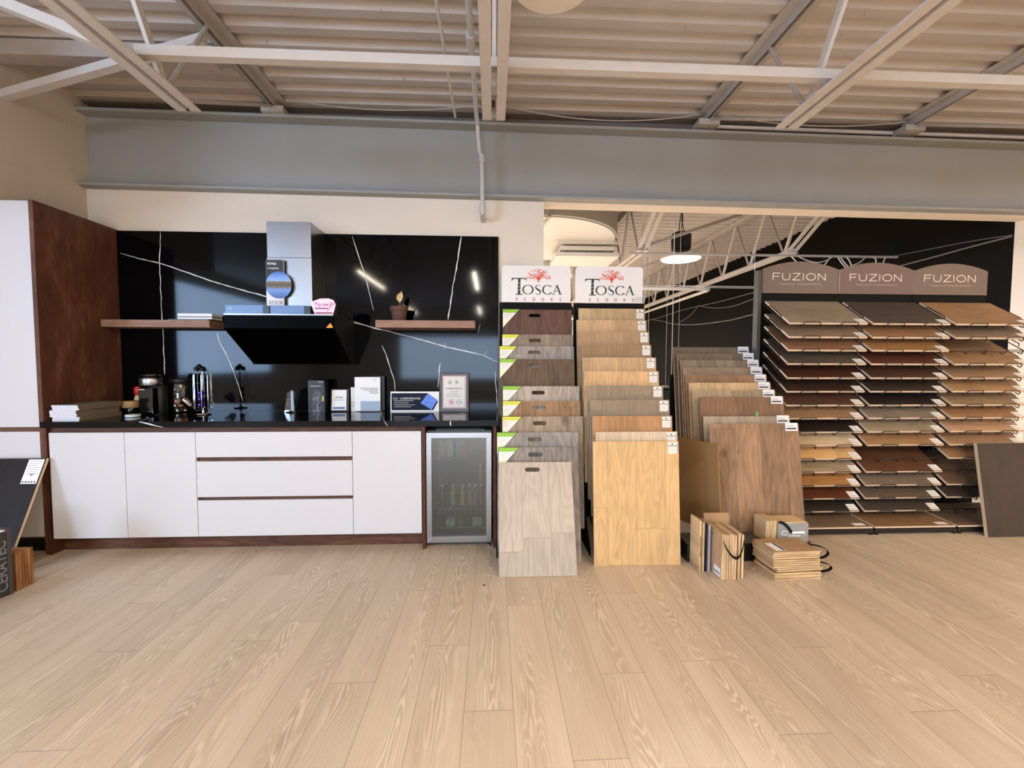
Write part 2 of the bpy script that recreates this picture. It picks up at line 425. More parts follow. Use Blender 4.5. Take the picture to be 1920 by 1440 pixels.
# glazed walls behind the camera
struct('wall_storefront', MB().box(-6.65, -6.5, -9.1, 2.15, 0, 1.0).box(-6.65, -6.5, -9.1, 2.15, 3.0, 3.5).box(-6.65, -6.5, -1.9, 2.15, 1.0, 3.0).box(-6.65, -6.5, -9.1, -5.5, 1.0, 3.0)
       .box(-6.5, 7.0, -9.1, -8.95, 0, .7).box(-6.5, 7.0, -9.1, -8.95, 2.3, 3.5).box(.3, 7.0, -9.1, -8.95, .7, 2.3).box(-6.5, -3.4, -9.1, -8.95, .7, 2.3), M_WALL, 'shopfront wall around the glazing behind the camera', 'wall')
struct('wall_corner', MB().box(-6.5, -4.45, 2.0, 2.15, 0, 3.45), M_WALL, 'return wall left of the tall cabinet', 'wall')
GL = glass('window_glass', (.95, .98, 1.0), .0, .02)
for k in range(2):
    y0 = -5.5+k*1.8
    fr = MB().box(-6.62, -6.52, y0, y0+.06, 1.0, 3.0).box(-6.62, -6.52, y0+1.74, y0+1.8, 1.0, 3.0).box(-6.62, -6.52, y0+.06, y0+1.74, 1.0, 1.06).box(-6.62, -6.52, y0+.06, y0+1.74, 2.94, 3.0)
    f = struct('window_%d' % (k+1), fr, M_BLACK, 'tall shopfront window in the left glazed wall', 'window')
    MB().box(-6.575, -6.565, y0+.06, y0+1.74, 1.06, 2.94).build('pane', GL, f)
for k in range(2):
    x0 = -3.4+k*1.85
    fr = MB().box(x0, x0+.06, -9.07, -8.97, .7, 2.3).box(x0+1.79, x0+1.85, -9.07, -8.97, .7, 2.3).box(x0+.06, x0+1.79, -9.07, -8.97, .7, .76).box(x0+.06, x0+1.79, -9.07, -8.97, 2.24, 2.3)
    f = struct('window_%d' % (k+3), fr, M_BLACK, 'shopfront window in the street wall', 'window')
    MB().box(x0+.06, x0+1.79, -9.025, -9.015, .76, 2.24).build('pane', GL, f)

# ---- ceiling deck, corrugated
def deck():
    mb = MB(); y = -9.1; p = .152; prof = []
    while y < 15:
        prof += [(y, 3.335), (y+.060, 3.335), (y+.088, 3.364), (y+.120, 3.364)]; y += p
    prof.append((y, 3.335))
    vs = []; 
    for x in (-6.6, 7.1):
        vs += [(x, a, b) for a, b in prof]
    n = len(prof)
    mb.add(vs, [(i, i+1, n+i+1, n+i) for i in range(n-1)])
    mb.box(-6.6, 7.1, -9.1, 15, 3.40, 3.5)
    return mb
struct('ceiling', deck(), M_DECK, 'painted corrugated steel roof deck', 'ceiling')
struct('wall_upper', MB().box(-3.2, 7, 3.64, 3.68, 3.15, 3.334).box(-3.2, 7, 3.56, 3.639, 3.322, 3.334), plain('shadow_toned_plaster', (120, 108, 98), .8), 'strip of wall between the deck and the beam, coloured dark for its shadow', 'wall')  # shadow between deck and beam put into a darker wall colour

# ---- steel beam over the kitchen wall
b = MB()
def sloped(x0, x1, y0, y1, z0, z1, m=0):
    s0 = lambda x: -.008*(x+3.2)
    vs = [(x, y, z+s0(x)) for z in (z0, z1) for y in (y0, y1) for x in (x0, x1)]
    b.add(vs, [(0, 2, 3, 1), (4, 5, 7, 6), (0, 1, 5, 4), (2, 6, 7, 3), (0, 4, 6, 2), (1, 3, 7, 5)], m)
sloped(-3.2, 7, 3.5, 3.71, 2.662, 2.682); sloped(-3.2, 7, 3.5, 3.71, 3.225, 3.247); sloped(-3.2, 7, 3.6, 3.615, 2.682, 3.225)
bo = b.build('steel_beam', M_BEAM, bevel=.003); tag(bo, 'deep grey painted steel beam spanning above the kitchen wall', 'beam')

# ---- open web roof joists
def joist(x, y0, y1, label, phase, ends=True, zb=2.7, y2=None):
    t = thing('roof_joist', label, 'joist', (x, y1, 2.7), group='open web roof joists')
    def pt(y, z): return (0, y-y1, z-2.7)
    db = zb-2.7; yc = y2 if y2 is not None else y0   # bottom chord level and where it begins
    yb = y1-1.02 if ends else y1
    bc = MB(); tc = MB()
    for s in (-1, 1):
        bc.box(*sorted((s*.014, s*.066)), yc-y1, yb-y1, db, db+.006); bc.box(*sorted((s*.014, s*.020)), yc-y1, yb-y1, db+.006, db+.05)
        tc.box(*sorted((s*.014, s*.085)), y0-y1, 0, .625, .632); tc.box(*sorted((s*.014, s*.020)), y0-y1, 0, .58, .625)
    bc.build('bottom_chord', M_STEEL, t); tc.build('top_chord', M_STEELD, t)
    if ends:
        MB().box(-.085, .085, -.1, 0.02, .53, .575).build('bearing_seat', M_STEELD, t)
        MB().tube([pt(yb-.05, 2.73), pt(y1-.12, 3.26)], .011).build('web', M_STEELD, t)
    if y2 is not None:
        for s in (-1, 1): MB().bar((s*.04, yc+.03-y1, db+.02), (s*.04, 3.92-y1, .56), .045, .012).build('end_web', M_STEEL, t)
    y = phase; k = 0
    while y > (y0+.5 if y2 is None else y2+.05):
        MB().bar(pt(y, 2.73+db), pt(y-.33, 3.30), .042, .02, up=(1, 0, 0)).build('web', M_STEEL, t)
        if y+.37 < y1-.1: MB().tube([pt(y+.02, 2.73+db), pt(y+.36, 3.30)], .013).build('web', M_STEELD, t)
        y -= .70
    return t
for x, nm in ((-1.70, 'open web steel roof joist over the kitchen, left of the pipe'), (0.008, 'centre steel roof joist running beside the vertical pipe'),
              (1.755, 'steel roof joist right of centre, above the sample displays'), (3.50, 'far right steel roof joist, partly out of frame')):
    joist(x, -3.0, 3.56, nm, 2.36)
for x, nm in ((-1.70, 'left joist of the back room roof'), (.008, 'centre joist of the back room roof behind the round duct'), (1.755, 'joist of the back room roof above the glowing pendant'), (3.56, 'joist of the back room roof nearest the charcoal wall')):
    joist(x, 3.88, 14.7, nm, 14.2, ends=False, zb=2.61, y2=4.95)
# bridging, conduit and pipes
tag(MB().box(-1.7, 6.9, 2.17, 2.215, 2.752, 2.757).box(-1.7, 6.9, 2.17, 2.175, 2.757, 2.80).build('bridging_angle', M_STEEL), 'long pale bridging angle crossing under the roof joists', 'bridging')
tag(MB().bar((-3.2, 3.03, 3.04), (-1.72, 2.72, 3.22), .05, .05).build('bridging_brace', M_STEEL), 'sloping brace from the left wall up to the left joist', 'brace')
tag(MB().bar((-3.2, 2.1, 3.28), (-1.76, 2.1, 2.74), .05, .045).build('bridging_brace', M_STEEL), 'brace at the top left corner of the photo meeting the bottom chord', 'brace')
tag(MB().box(-3.2, -1.79, 2.90, 3.00, 3.22, 3.315).build('ceiling_channel', M_STEELD), 'grey channel under the deck between left wall and left joist', 'channel')
tag(MB().bar((1.76, 4.97, 2.66), (3.55, 5.02, 3.27), .04, .035).build('bridging_brace', M_STEELD), 'near sloping brace between the two back room joists beside the pendant', 'brace')
tag(MB().bar((1.76, 7.07, 2.66), (3.55, 7.10, 3.27), .04, .035).build('bridging_brace', M_STEEL), 'farther sloping brace between the two back room joists', 'brace')
pp = thing('sprinkler_pipe', 'thin grey painted pipe coming down in front of the steel beam', 'pipe', (-.07, 3.42, 2.46))
def lp(*P): return [(x+.07, y-3.42, z-2.46) for x, y, z in P]
MB().tube(lp((-.13, -3.0, 3.16), (-.125, 2.2, 3.16), (-.12, 3.30, 3.16), (-.115, 3.40, 3.14), (-.113, 3.43, 3.08), (-.10, 3.44, 2.95), (-.082, 3.44, 2.9), (-.078, 3.44, 2.50)), .017, 12).build('pipe_run', M_PIPE, pp, smooth=True)
MB().tube(lp((-.082, 3.44, 2.93), (-.081, 3.44, 2.87)), .024, 14).build('coupling', M_PIPE, pp, smooth=True)
MB().tube(lp((-.078, 3.44, 2.56), (-.078, 3.44, 2.52), (-.078, 3.45, 2.49), (-.078, 3.49, 2.47), (-.078, 3.58, 2.47)), [.024, .024, .025, .022, .022], 14).build('elbow', M_PIPE, pp, smooth=True)
MB().tube(lp((-.127, 2.52, 3.16), (-.127, 2.60, 3.16)), .025, 14).build('coupling', M_PIPE, pp, smooth=True)
tag(MB().tube([(-.31, -3, 3.22), (-.30, 2.2, 3.22), (-.29, 3.45, 3.22)], .010, 8).build('ceiling_conduit', M_STEEL), 'slim conduit running under the deck left of the pipe', 'conduit')
tag(MB().tube([(1.85, 3.57, 3.272), (3.40, 3.57, 3.26)], .014, 8).build('ceiling_conduit', M_STEEL), 'pale conduit lying on the beam between two right joists', 'conduit')
tag(MB().tube([(3.60, 3.57, 3.26), (6.9, 3.57, 3.24)], .014, 8).build('ceiling_conduit', M_STEEL), 'pale conduit on the beam at the far right', 'conduit')
def sag(a, b, d, r, mat, name, label, n=14):
    a, b = Vector(a), Vector(b)
    P = [a.lerp(b, i/n)-Vector((0, 0, d*4*(i/n)*(1-i/n))) for i in range(n+1)]
    return tag(MB().tube(P, r, 6).build(name, mat, smooth=True), label, 'cable')
sag((-1.6, 3.47, 3.33), (-.1, 3.47, 3.33), .06, .004, M_STEELD, 'ceiling_cable', 'thin cable sagging above the beam, left of the centre joist')
sag((.1, 3.47, 3.33), (1.68, 3.47, 3.31), .08, .004, M_STEELD, 'ceiling_cable', 'thin cable sagging above the beam, right of the centre joist')
sag((1.85, 3.47, 3.31), (3.42, 3.47, 3.30), .06, .004, M_STEELD, 'ceiling_cable', 'thin cable sagging above the beam at the right joists')

# ---- lamps
def disc_lamp(x, y, z, r, label, power, col, rod=.3):
    t = thing('pendant_lamp', label, 'lamp', (x, y, z))
    MB().lathe([(r*.96, 0), (r, .004), (r, .022), (r*.9, .03), (.05, .05), (.03, .06)], n=40).build('reflector', M_STEEL, t, smooth=True)
    MB().lathe([(r*.93, -.006), (r*.95, -.001)], n=40).build('diffuser', plain('glowing_diffuser', (255, 250, 240), .4, emit=(1, .95, .85), es=2.6), t, smooth=True)
    MB().lathe([(.105, .11), (.12, .12), (.125, .30), (.11, .33), (.05, .35)], n=28).build('driver_housing', M_BLACK, t, smooth=True)
    ch = MB()
    for k in range(3):
        a = 2*PI*k/3
        ch.tube([(.04*math.cos(a), .04*math.sin(a), .34), (.02*math.cos(a+1), .02*math.sin(a+1), .34+rod*.5), (.005, 0, .34+rod)], .006, 6)
    ch.build('hanging_cable', M_BLACK, t, smooth=True)
    a = area('lamp_light', (x, y, z-.02), (0, 0, 0), r*1.8, r*1.8, power*1.5, col); a.data.shape = 'DISK'
    return t
disc_lamp(2.448, 5.5, 2.655, .255, 'glowing white disc pendant hanging in the back room', 120, NEUT, .32)
t = thing('ceiling_disc_light', 'round pale ceiling disc cut by the top edge of the photo', 'lamp', (.235, 1.72, 2.80))
MB().lathe([(.10, -.02), (.165, -.016), (.17, 0), (.16, .02), (.05, .035)], n=40).build('diffuser', plain('opal_diffuser', (222, 214, 204), .4), t, smooth=True)
MB().lathe([(.05, .035), (.05, .3), (.02, .36)], n=20).build('canopy', M_STEEL, t, smooth=True)
for k, (x, y) in enumerate([(-1.2, 7.5), (2.2, 9.5), (-1.2, 11.5), (-2.2, 5.0), (2.4, 13.0)]):  # unseen pendants added to brighten the back room
    disc_lamp(x, y, 2.665, .255, 'added unseen disc pendant in the back room, %s' % ['left of the round duct', 'second along the charcoal wall', 'far left', 'behind the kitchen wall', 'nearest the far wall'][k], 110, NEUT, .32)
# linear tube lamps in the shop, behind and above the camera
TB = plain('tube_diffuser', (255, 240, 210), .4, emit=(1, .70, .32), es=19)
for k, (x, y) in enumerate([(-2.38, -1.55), (-.33, -1.55), (1.75, -1.55), (3.9, -1.55), (5.6, -1.0), (-2.5, -6.2), (-.4, -6.2), (1.9, -6.2), (5.3, 1.6)]):
    t = thing('tube_lamp', 'warm linear tube lamp under the shop joists, %s' % ['left row near end', 'centre row near end', 'right row near end', 'far right row', 'beside the right wall', 'left row by the street windows', 'centre row by the street windows', 'right row by the street windows', 'right wall front end'][k], 'lamp', (x, y, 2.95), group='warm linear tube lamps')
    MB().box(-.06, .06, -.95, .95, .02, .07).build('housing', M_STEEL, t)
    MB().tube([(0, -.93, 0), (0, .93, 0)], .018, 10).build('tube', TB, t, smooth=True)
    area('lamp_light', (x, y, 2.925), (0, 0, 0), .05, 1.85, 62 if x < 1 else (125 if x < 3 else (100 if y < -1.2 else (50 if y < 0 else 26))), (1.0, .92, .79) if x < 1 else (1.0, .87, .68))

# ---- round duct and rectangular ducts in the back room
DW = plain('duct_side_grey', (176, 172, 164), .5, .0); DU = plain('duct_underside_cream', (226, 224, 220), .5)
t = thing('round_duct', 'huge round duct drum hanging in the back room, grey side and cream underside', 'duct', (.62, 5.75, 2.92))
MB().lathe([(1.0, 0), (1.02, .005), (1.02, .32)], n=64).build('drum_side', DW, t, smooth=True)
MB().lathe([(0.0, -.012), (.99, -.012), (.99, -.002)], n=64).build('drum_underside', DU, t)
MB().box(-.02, .02, -1.06, -1.0, -.03, .30).build('seam_strap', DW, t)
MB().bar((0, -1.0, -.02), (-.3, .9, -.02), .03, .02).build('seam_strap', DW, t)
t = thing('ceiling_diffuser_box', 'stepped rectangular air diffuser under the round duct', 'duct', (1.25, 5.9, 2.66))
for k, (w, z) in enumerate([(.40, .20), (.36, .12), (.42, .04)]):
    MB().box(-w, w, -.3, .3, z, z+.05).build('vane', DU, t)
MB().box(-.30, .30, -.2, .2, .055, .245).build('neck', DW, t)
tag(MB().box(-.7, .82, 8.4, 9.2, 2.95, 3.3).build('rectangular_duct', DU), 'cream rectangular duct further back behind the round duct', 'duct')
tag(MB().box(.1, 1.3, 6.9, 7.5, 2.72, 3.05).box(.6, .8, 7.1, 7.3, 3.05, 3.40).build('rectangular_duct', [DU]), 'pale boxed duct below the diffuser', 'duct')
# conduits and cables in the back room
tag(MB().tube([(1.77, 7.0, 2.54), (3.54, 7.0, 2.54), (3.62, 7.04, 2.54), (3.66, 7.15, 2.545), (4.05, 11.5, 2.66)], .028, 12).build('heating_pipe', M_STEEL, smooth=True), 'white pipe that bends back into the back room beside the right sign', 'pipe')
tag(MB().box(1.56, 4.764, 4.85, 4.88, 2.545, 2.565).build('ceiling_rail', M_STEELD), 'long rail crossing the back room under the pendant and above the racks', 'rail')
tag(MB().tube([(1.79, 5.1, 2.235), (3.20, 5.1, 2.235)], .005, 6).tube([(1.79, 5.1, 2.218), (3.20, 5.1, 2.218)], .004, 6).tube([(1.80, 5.1, 2.22), (1.80, 5.1, 3.36)], .002, 5).tube([(3.19, 5.1, 2.22), (3.19, 5.1, 3.36)], .002, 5).build('cable_rail', M_STEEL), 'thin double rail ending at the upright of the left wall rack', 'rail')
def drape(P, rad, mat, name, label):
    Q = []
    for i in range(len(P)-1):
        p0 = Vector(P[max(i-1, 0)]); p1 = Vector(P[i]); p2 = Vector(P[i+1]); p3 = Vector(P[min(i+2, len(P)-1)])
        for k in range(5):
            f = k/5; Q.append(.5*((2*p1)+(p2-p0)*f+(2*p0-5*p1+4*p2-p3)*f*f+(3*p1-p0-3*p2+p3)*f**3))
    Q.append(Vector(P[-1]))
    return tag(MB().tube(Q, rad, 6).build(name, mat, smooth=True), label, 'cable')
for P, lb in (([(3.47, 4.865, 2.555), (3.58, 4.86, 2.44)], 'short white cable dropping behind the left header sign'),
              ([(3.558, 4.86, 2.545), (3.676, 4.86, 2.497), (3.792, 4.86, 2.48), (3.901, 4.86, 2.506), (3.964, 4.86, 2.545)], 'white cable sagging in a loop below the rail, above the left header sign'),
              ([(3.87, 4.86, 2.44), (3.945, 4.86, 2.545)], 'short slanting white cable at the end of the sagging loop'),
              ([(4.035, 4.86, 2.545), (4.083, 4.86, 2.478), (4.163, 4.86, 2.40)], 'left one of two white cables dropping between the left and middle signs'),
              ([(4.067, 4.86, 2.545), (4.115, 4.86, 2.485), (4.202, 4.86, 2.40)], 'right one of two white cables dropping between the left and middle signs'),
              ([(4.138, 4.86, 2.545), (4.179, 4.86, 2.504), (4.207, 4.86, 2.43)], 'short white cable above the left end of the middle header sign'),
              ([(4.207, 4.86, 2.45), (4.303, 4.86, 2.487), (4.366, 4.86, 2.545)], 'white cable curving up to the rail above the middle header sign'),
              ([(4.46, 4.86, 2.545), (4.497, 4.86, 2.527), (4.506, 4.86, 2.44)], 'thick white cable hooked over the rail above the middle sign'),
              ([(4.57, 4.86, 2.44), (4.614, 4.86, 2.545)], 'last short white cable near the right end of the rail')):
    drape(P, .006, M_STEEL, 'hanging_cable', lb)
GC = plain('grey_cable', (104, 98, 94), .6)
drape([(4.755, 12.97, 2.626), (4.755, 12.08, 2.613), (4.755, 10.381, 2.641), (4.755, 8.831, 2.602), (4.755, 7.777, 2.598), (4.755, 7.2, 2.59)], .010, GC, 'wall_cable', 'uppermost grey cable running along the charcoal wall')
drape([(4.755, 12.616, 2.623), (4.755, 11.803, 2.494), (4.755, 11.086, 2.353), (4.755, 10.16, 2.242), (4.755, 9.426, 2.199), (4.755, 8.705, 2.176), (4.755, 8.176, 2.176), (4.755, 7.2, 2.22)], .011, GC, 'wall_cable', 'lowest thick grey cable drooping across the charcoal wall')
drape([(4.755, 9.722, 2.644), (4.755, 9.158, 2.522), (4.755, 8.636, 2.454), (4.755, 8.134, 2.44), (4.755, 7.771, 2.469), (4.755, 7.2, 2.50)], .009, GC, 'wall_cable', 'middle grey cable sagging on the charcoal wall')
drape([(4.755, 10.637, 2.352), (4.755, 10.115, 2.455), (4.755, 9.721, 2.63)], .008, GC, 'wall_cable', 'short grey cable joining the lowest and the middle wall cables')
drape([(4.757, 4.905, 2.578), (4.757, 4.666, 2.56), (4.757, 4.105, 2.521), (4.757, 3.74, 2.478)], .004, GC, 'wall_cable', 'thin cable rising over the right header sign')
drape([(4.755, 4.806, 2.443), (4.755, 4.477, 2.449), (4.755, 4.156, 2.461), (4.755, 3.927, 2.466), (4.755, 3.745, 2.468)], .008, GC, 'wall_cable', 'thick cable rising over the right header sign')
t = thing('hanging_display_bar', 'slim bar hung on white rods between the sign display and the leaning boards', 'hanging bar', (1.80, 4.2, 1.05))
for dx, r in ((-.06, .0018), (.0, .0042), (.065, .0018)):
    MB().tube([(dx, 0, .02), (dx, 0, 2.28)], r, 6).build('rod', M_STEEL, t)
MB().box(-.10, .10, -.012, .012, 0, .022).build('bar', M_STEEL, t)
MB().box(-.10, .10, -.012, .012, -.02, -.001).build('bar', M_BLACK, t)
for dx in (-.22, -.17):
    tag(MB().tube([(1.80+dx, 4.4, .4), (1.80+dx, 4.4, 3.34)], .0018, 6).build('hanging_wire', M_STEEL), 'thin white wire beside the right sign display, %s' % ('outer' if dx > -.2 else 'inner'), 'wire')

# ================================================================== KITCHEN
XA = -2.972   # inner side of the tall cabinet
F = 2.95
# tall cabinet
t = thing('tall_cabinet', 'tall walnut cabinet with white doors at the left edge', 'cabinet', (-3.0, F, 0))
def L(x0, x1, y0, y1, z0, z1): return (x0+3.0, x1+3.0, y0-F, y1-F, z0, z1)
MB().box(*L(-3.0, XA, F-.005, D, 0, 2.342)).build('side_panel', WALNUTS, t, bevel=.001)
MB().box(*L(-4.1, -3.0, F+.02, D-.04+.08, .10, 2.342)).build('carcass', WALNUT, t)
MB().box(*L(-4.1, -3.0, F+.06, F+.08, 0, .10)).build('toe_kick', M_BLACKM, t)
MB().box(*L(-3.62, -3.004, F, F+.02, .862, 2.338)).build('door', M_WHITE, t, bevel=.0015)
MB().box(*L(-3.62, -3.004, F, F+.02, .12, .832)).build('door', M_WHITE, t, bevel=.0015)
MB().box(*L(-4.1, -3.624, F, F+.02, .862, 2.338)).build('door', M_WHITE, t, bevel=.0015)
MB().box(*L(-4.1, -3.624, F, F+.02, .12, .832)).build('door', M_WHITE, t, bevel=.0015)
MB().box(*L(-4.1, -3.0, F+.004, F+.02, .834, .860)).build('handle_rail', WALNUTB, t)
# base cabinets
ZC0, ZC1 = .112, .826
def cab(x0, x1, label, fronts):
    t = thing('base_cabinet', label, 'cabinet', ((x0+x1)/2, F, ZC0-.01), group='white fronted base cabinets')
    cx = (x0+x1)/2; ox = lambda a: a-cx; oz = lambda z: z-(ZC0-.01)
    MB().box(ox(x0), ox(x1), .022, .55, 0, oz(.858)).build('body', WALNUTB, t)
    MB().box(ox(x0), ox(x1), .012, .0215, oz(.829), oz(.858)).build('handle_rail', WALNUTB, t)
    for nm, a, b2, z0, z1 in fronts:
        MB().box(ox(a)+.0015, ox(b2)-.0015, -.018, .002, oz(z0), oz(z1)).build(nm, M_WHITE, t, bevel=.0015)
    return t
cab(-2.95, -1.993, 'white two door base cabinet beside the tall cabinet', [('door', -2.932, -2.452, ZC0, ZC1), ('door', -2.452, -1.993, ZC0, ZC1)])
c = cab(-1.993, -.957, 'white base cabinet with three wide drawers', [('drawer', -1.993, -.957, .655, ZC1), ('drawer', -1.993, -.957, .383, .627), ('drawer', -1.993, -.957, ZC0, .360)])
MB().box(-.518, .518, .004, .0115, .5255, .553).build('handle_rail', WALNUTB, c)
MB().box(-.518, .518, .004, .0115, .2585, .281).build('handle_rail', WALNUTB, c)
cab(-.957, -.486, 'single door white base cabinet left of the drinks fridge', [('door', -.957, -.488, ZC0, ZC1)])
tag(MB().box(-2.95, -.486, 3.02, 3.035, 0, .10).build('toe_kick_board', WALNUTB), 'walnut toe kick board under the white base cabinets', 'toe kick')
tag(MB().box(XA+.001, -2.951, F-.012, D-.001, 0, .858).build('end_panel', WALNUT), 'narrow walnut end panel beside the tall cabinet', 'panel')
tag(MB().box(-.484, -.462, F-.022, D-.001, 0, .858).build('end_panel', WALNUT), 'narrow walnut panel left of the drinks fridge', 'panel')
tag(MB().box(.006, .0255, F-.022, D-.001, 0, .858).build('end_panel', WALNUT), 'narrow walnut panel right of the drinks fridge', 'panel')
# worktop with veins
def vein(mb, pts, w, m, y=None, z=None, seed=1, jit=.006):
    rr = random.Random(seed); P = []
    for i in range(len(pts)-1):
        a, c = pts[i], pts[i+1]; n = max(2, int(math.hypot(c[0]-a[0], c[1]-a[1])/.035))
        for k in range(n):
            f = k/n; P.append((a[0]+(c[0]-a[0])*f+rr.uniform(-jit, jit), a[1]+(c[1]-a[1])*f+rr.uniform(-jit, jit)*.6))
    P.append(pts[-1]); Wd = [w*rr.uniform(.5, 1.3) for _ in P]; Wd[0] = Wd[-1] = w*.3
    n = len(P); Ls = []; Rs = []
    for i in range(n):
        a = P[max(0, i-1)]; c = P[min(n-1, i+1)]; dx, dz = c[0]-a[0], c[1]-a[1]; l = math.hypot(dx, dz) or 1
        Ls.append((P[i][0]-dz/l*Wd[i]/2, P[i][1]+dx/l*Wd[i]/2)); Rs.append((P[i][0]+dz/l*Wd[i]/2, P[i][1]-dx/l*Wd[i]/2))
    for i in range(n-1):
        q = [Rs[i], Rs[i+1], Ls[i+1], Ls[i]]
        if y is not None: mb.add([(p[0], y, p[1]) for p in q], [(0, 1, 2, 3)], m)
        else: mb.add([(p[0], p[1], z) for p in q], [(0, 1, 2, 3)], m)
mb = MB().box(-2.971, .045, 2.922, D-.021, .860, .90)
vein(mb, [(-2.50, 3.20), (-2.40, 3.05), (-2.345, 2.923)], .006, 1, z=.9004, seed=4, jit=.002)
vein(mb, [(-2.345, .899), (-2.27, .88), (-2.19, .861)], .008, 1, y=2.9216, seed=5, jit=.002)
vein(mb, [(-.916, 3.55), (-.84, 3.25), (-.737, 2.923)], .005, 1, z=.9004, seed=6, jit=.002)
vein(mb, [(-.737, .899), (-.712, .861)], .005, 1, y=2.9216, seed=7, jit=.002)
vein(mb, [(-.20, 3.55), (-.25, 3.3), (-.287, 3.05), (-.287, 2.923)], .008, 1, z=.9004, seed=8, jit=.002)
vein(mb, [(-.287, .899), (-.285, .861)], .010, 1, y=2.9216, seed=9, jit=.002)
tag(mb.build('worktop', [M_MARBLE, M_VEIN]), 'polished black marble worktop with white veins', 'worktop')
# backsplash with veins
mb = MB().box(XA+.001, .050, D-.02, D-.001, .901, 2.335)
VY = D-.0204
for k, (pts, w) in enumerate([
    ([(-2.95, 2.157), (-2.809, 2.118), (-2.651, 2.085), (-2.484, 2.029), (-2.239, 1.943), (-2.032, 1.882), (-1.824, 1.828), (-1.5, 1.74), (-1.13, 1.627), (-.967, 1.58), (-.79, 1.538), (-.573, 1.482), (-.389, 1.43), (-.224, 1.394), (-.076, 1.362), (.048, 1.303)], .009),
    ([(-2.634, 2.329), (-2.643, 2.182), (-2.651, 2.085), (-2.649, 1.888), (-2.646, 1.646), (-2.644, 1.565), (-2.643, 1.378), (-2.641, 1.193)], .007),
    ([(-2.225, 1.551), (-2.203, 1.457), (-2.152, 1.349), (-2.109, 1.241), (-2.07, 1.12), (-2.035, .98)], .006),
    ([(-1.137, 2.319), (-1.073, 2.124), (-1.035, 2.008), (-1.003, 1.849), (-.972, 1.722)], .007),
    ([(-.254, 2.333), (-.277, 2.182), (-.321, 1.945), (-.366, 1.65)], .009),
    ([(-.909, 1.441), (-.862, 1.323), (-.812, 1.147), (-.804, 1.05)], .007),
    ([(-.434, 1.297), (-.443, 1.187), (-.453, 1.085)], .007),
    ([(.022, 1.232), (.031, 1.098), (.044, .919)], .006),
    ([(-.395, 1.46), (-.389, 1.43), (-.40, 1.40)], .004), ([(-.05, 1.40), (-.06, 1.36)], .004), ([(-.10, 1.62), (-.12, 1.54)], .004)]):
    vein(mb, pts, w, 1, y=VY, seed=20+k, jit=.0026)
tag(mb.build('backsplash', [M_MARBLE, M_VEIN]), 'black marble backsplash slab with white veins', 'backsplash')
# floating shelves
tag(MB().box(-2.962, -2.165, 3.38, D-.021, 1.562, 1.618).build('floating_shelf', WALNUTX, bevel=.001), 'walnut floating shelf left of the range hood', 'shelf')
tag(MB().box(-.884, -.134, 3.28, D-.021, 1.562, 1.618).build('floating_shelf', WALNUTX, bevel=.001), 'walnut floating shelf right of the range hood', 'shelf')

# range hood
HX0, HX1 = -1.885, -1.13
t = thing('range_hood', 'slanted black glass range hood with a stainless chimney', 'range hood', (-1.507, 3.10, 1.28))
def hp(pts): return [(y-3.10, z-1.28) for y, z in pts]
MB().prism(hp([(3.115, 1.628), (3.115, 1.54), (3.46, 1.30), (3.46, 1.28), (D-.021, 1.28), (D-.021, 1.628)]), HX0+1.507+.012, HX1+1.507, 'YZ').build('hood_body', M_BLACK, t)
MB().box(HX0+1.507, HX1+1.507, 0.0, .0145, .255, .348).build('front_panel', M_HOOD, t, bevel=.001)
MB().prism(hp([(3.10, 1.530), (3.108, 1.537), (3.458, 1.297), (3.450, 1.290)]), HX0+1.507, HX1+1.507, 'YZ').build('slanted_panel', M_HOOD, t)
MB().prism(hp([(3.448, 1.2885), (3.458, 1.2965), (3.462, 1.285), (3.452, 1.280)]), HX0+1.507, HX1+1.507, 'YZ').build('lower_trim', M_CHROME, t)
MB().box(HX0+1.507, HX1+1.507, 0.0, D-.021-3.10, .349, .358).build('top_plate', M_STAIN, t)
MB().box(-.178, .150, .203, .458, .359, .80).build('chimney', M_STAIN, t, bevel=.002)
MB().box(-.176, .148, .205, .458, .801, 1.065).build('chimney_upper', M_STAIN, t, bevel=.002)
MB().prism([(.325, .262), (.375, .262), (.358, .296)], -.002, -.0005).build('warning_sticker', plain('orange_sticker', (240, 150, 30), .5), t)
# cards and boxes on the hood
BLUEB = plain('blue_grey_box', (96, 128, 176), .35); DKB = plain('dark_navy_box', (26, 34, 50), .35)
for x0, x1, lb in ((-1.884, -1.581, 'left blue box lying on the range hood, beside the floating shelf'), (-1.574, -1.296, 'right blue box lying on the range hood, in front of the chimney')):
    bt = thing('flat_box', lb, 'box', ((x0+x1)/2, 3.13, 1.638), group='flat boxes on the range hood'); w = (x1-x0)/2
    MB().box(-w, w-.042, -.015, .06, .0005, .062).build('sleeve', BLUEB, bt, bevel=.001)
    MB().box(w-.0415, w, -.013, .058, .0005, .06).build('end_cap', DKB, bt)
    if x0 < -1.8: text('lettering', 'FOTILE', .010, M_PAPER, bt, (-w+.02, -.0155, .034))
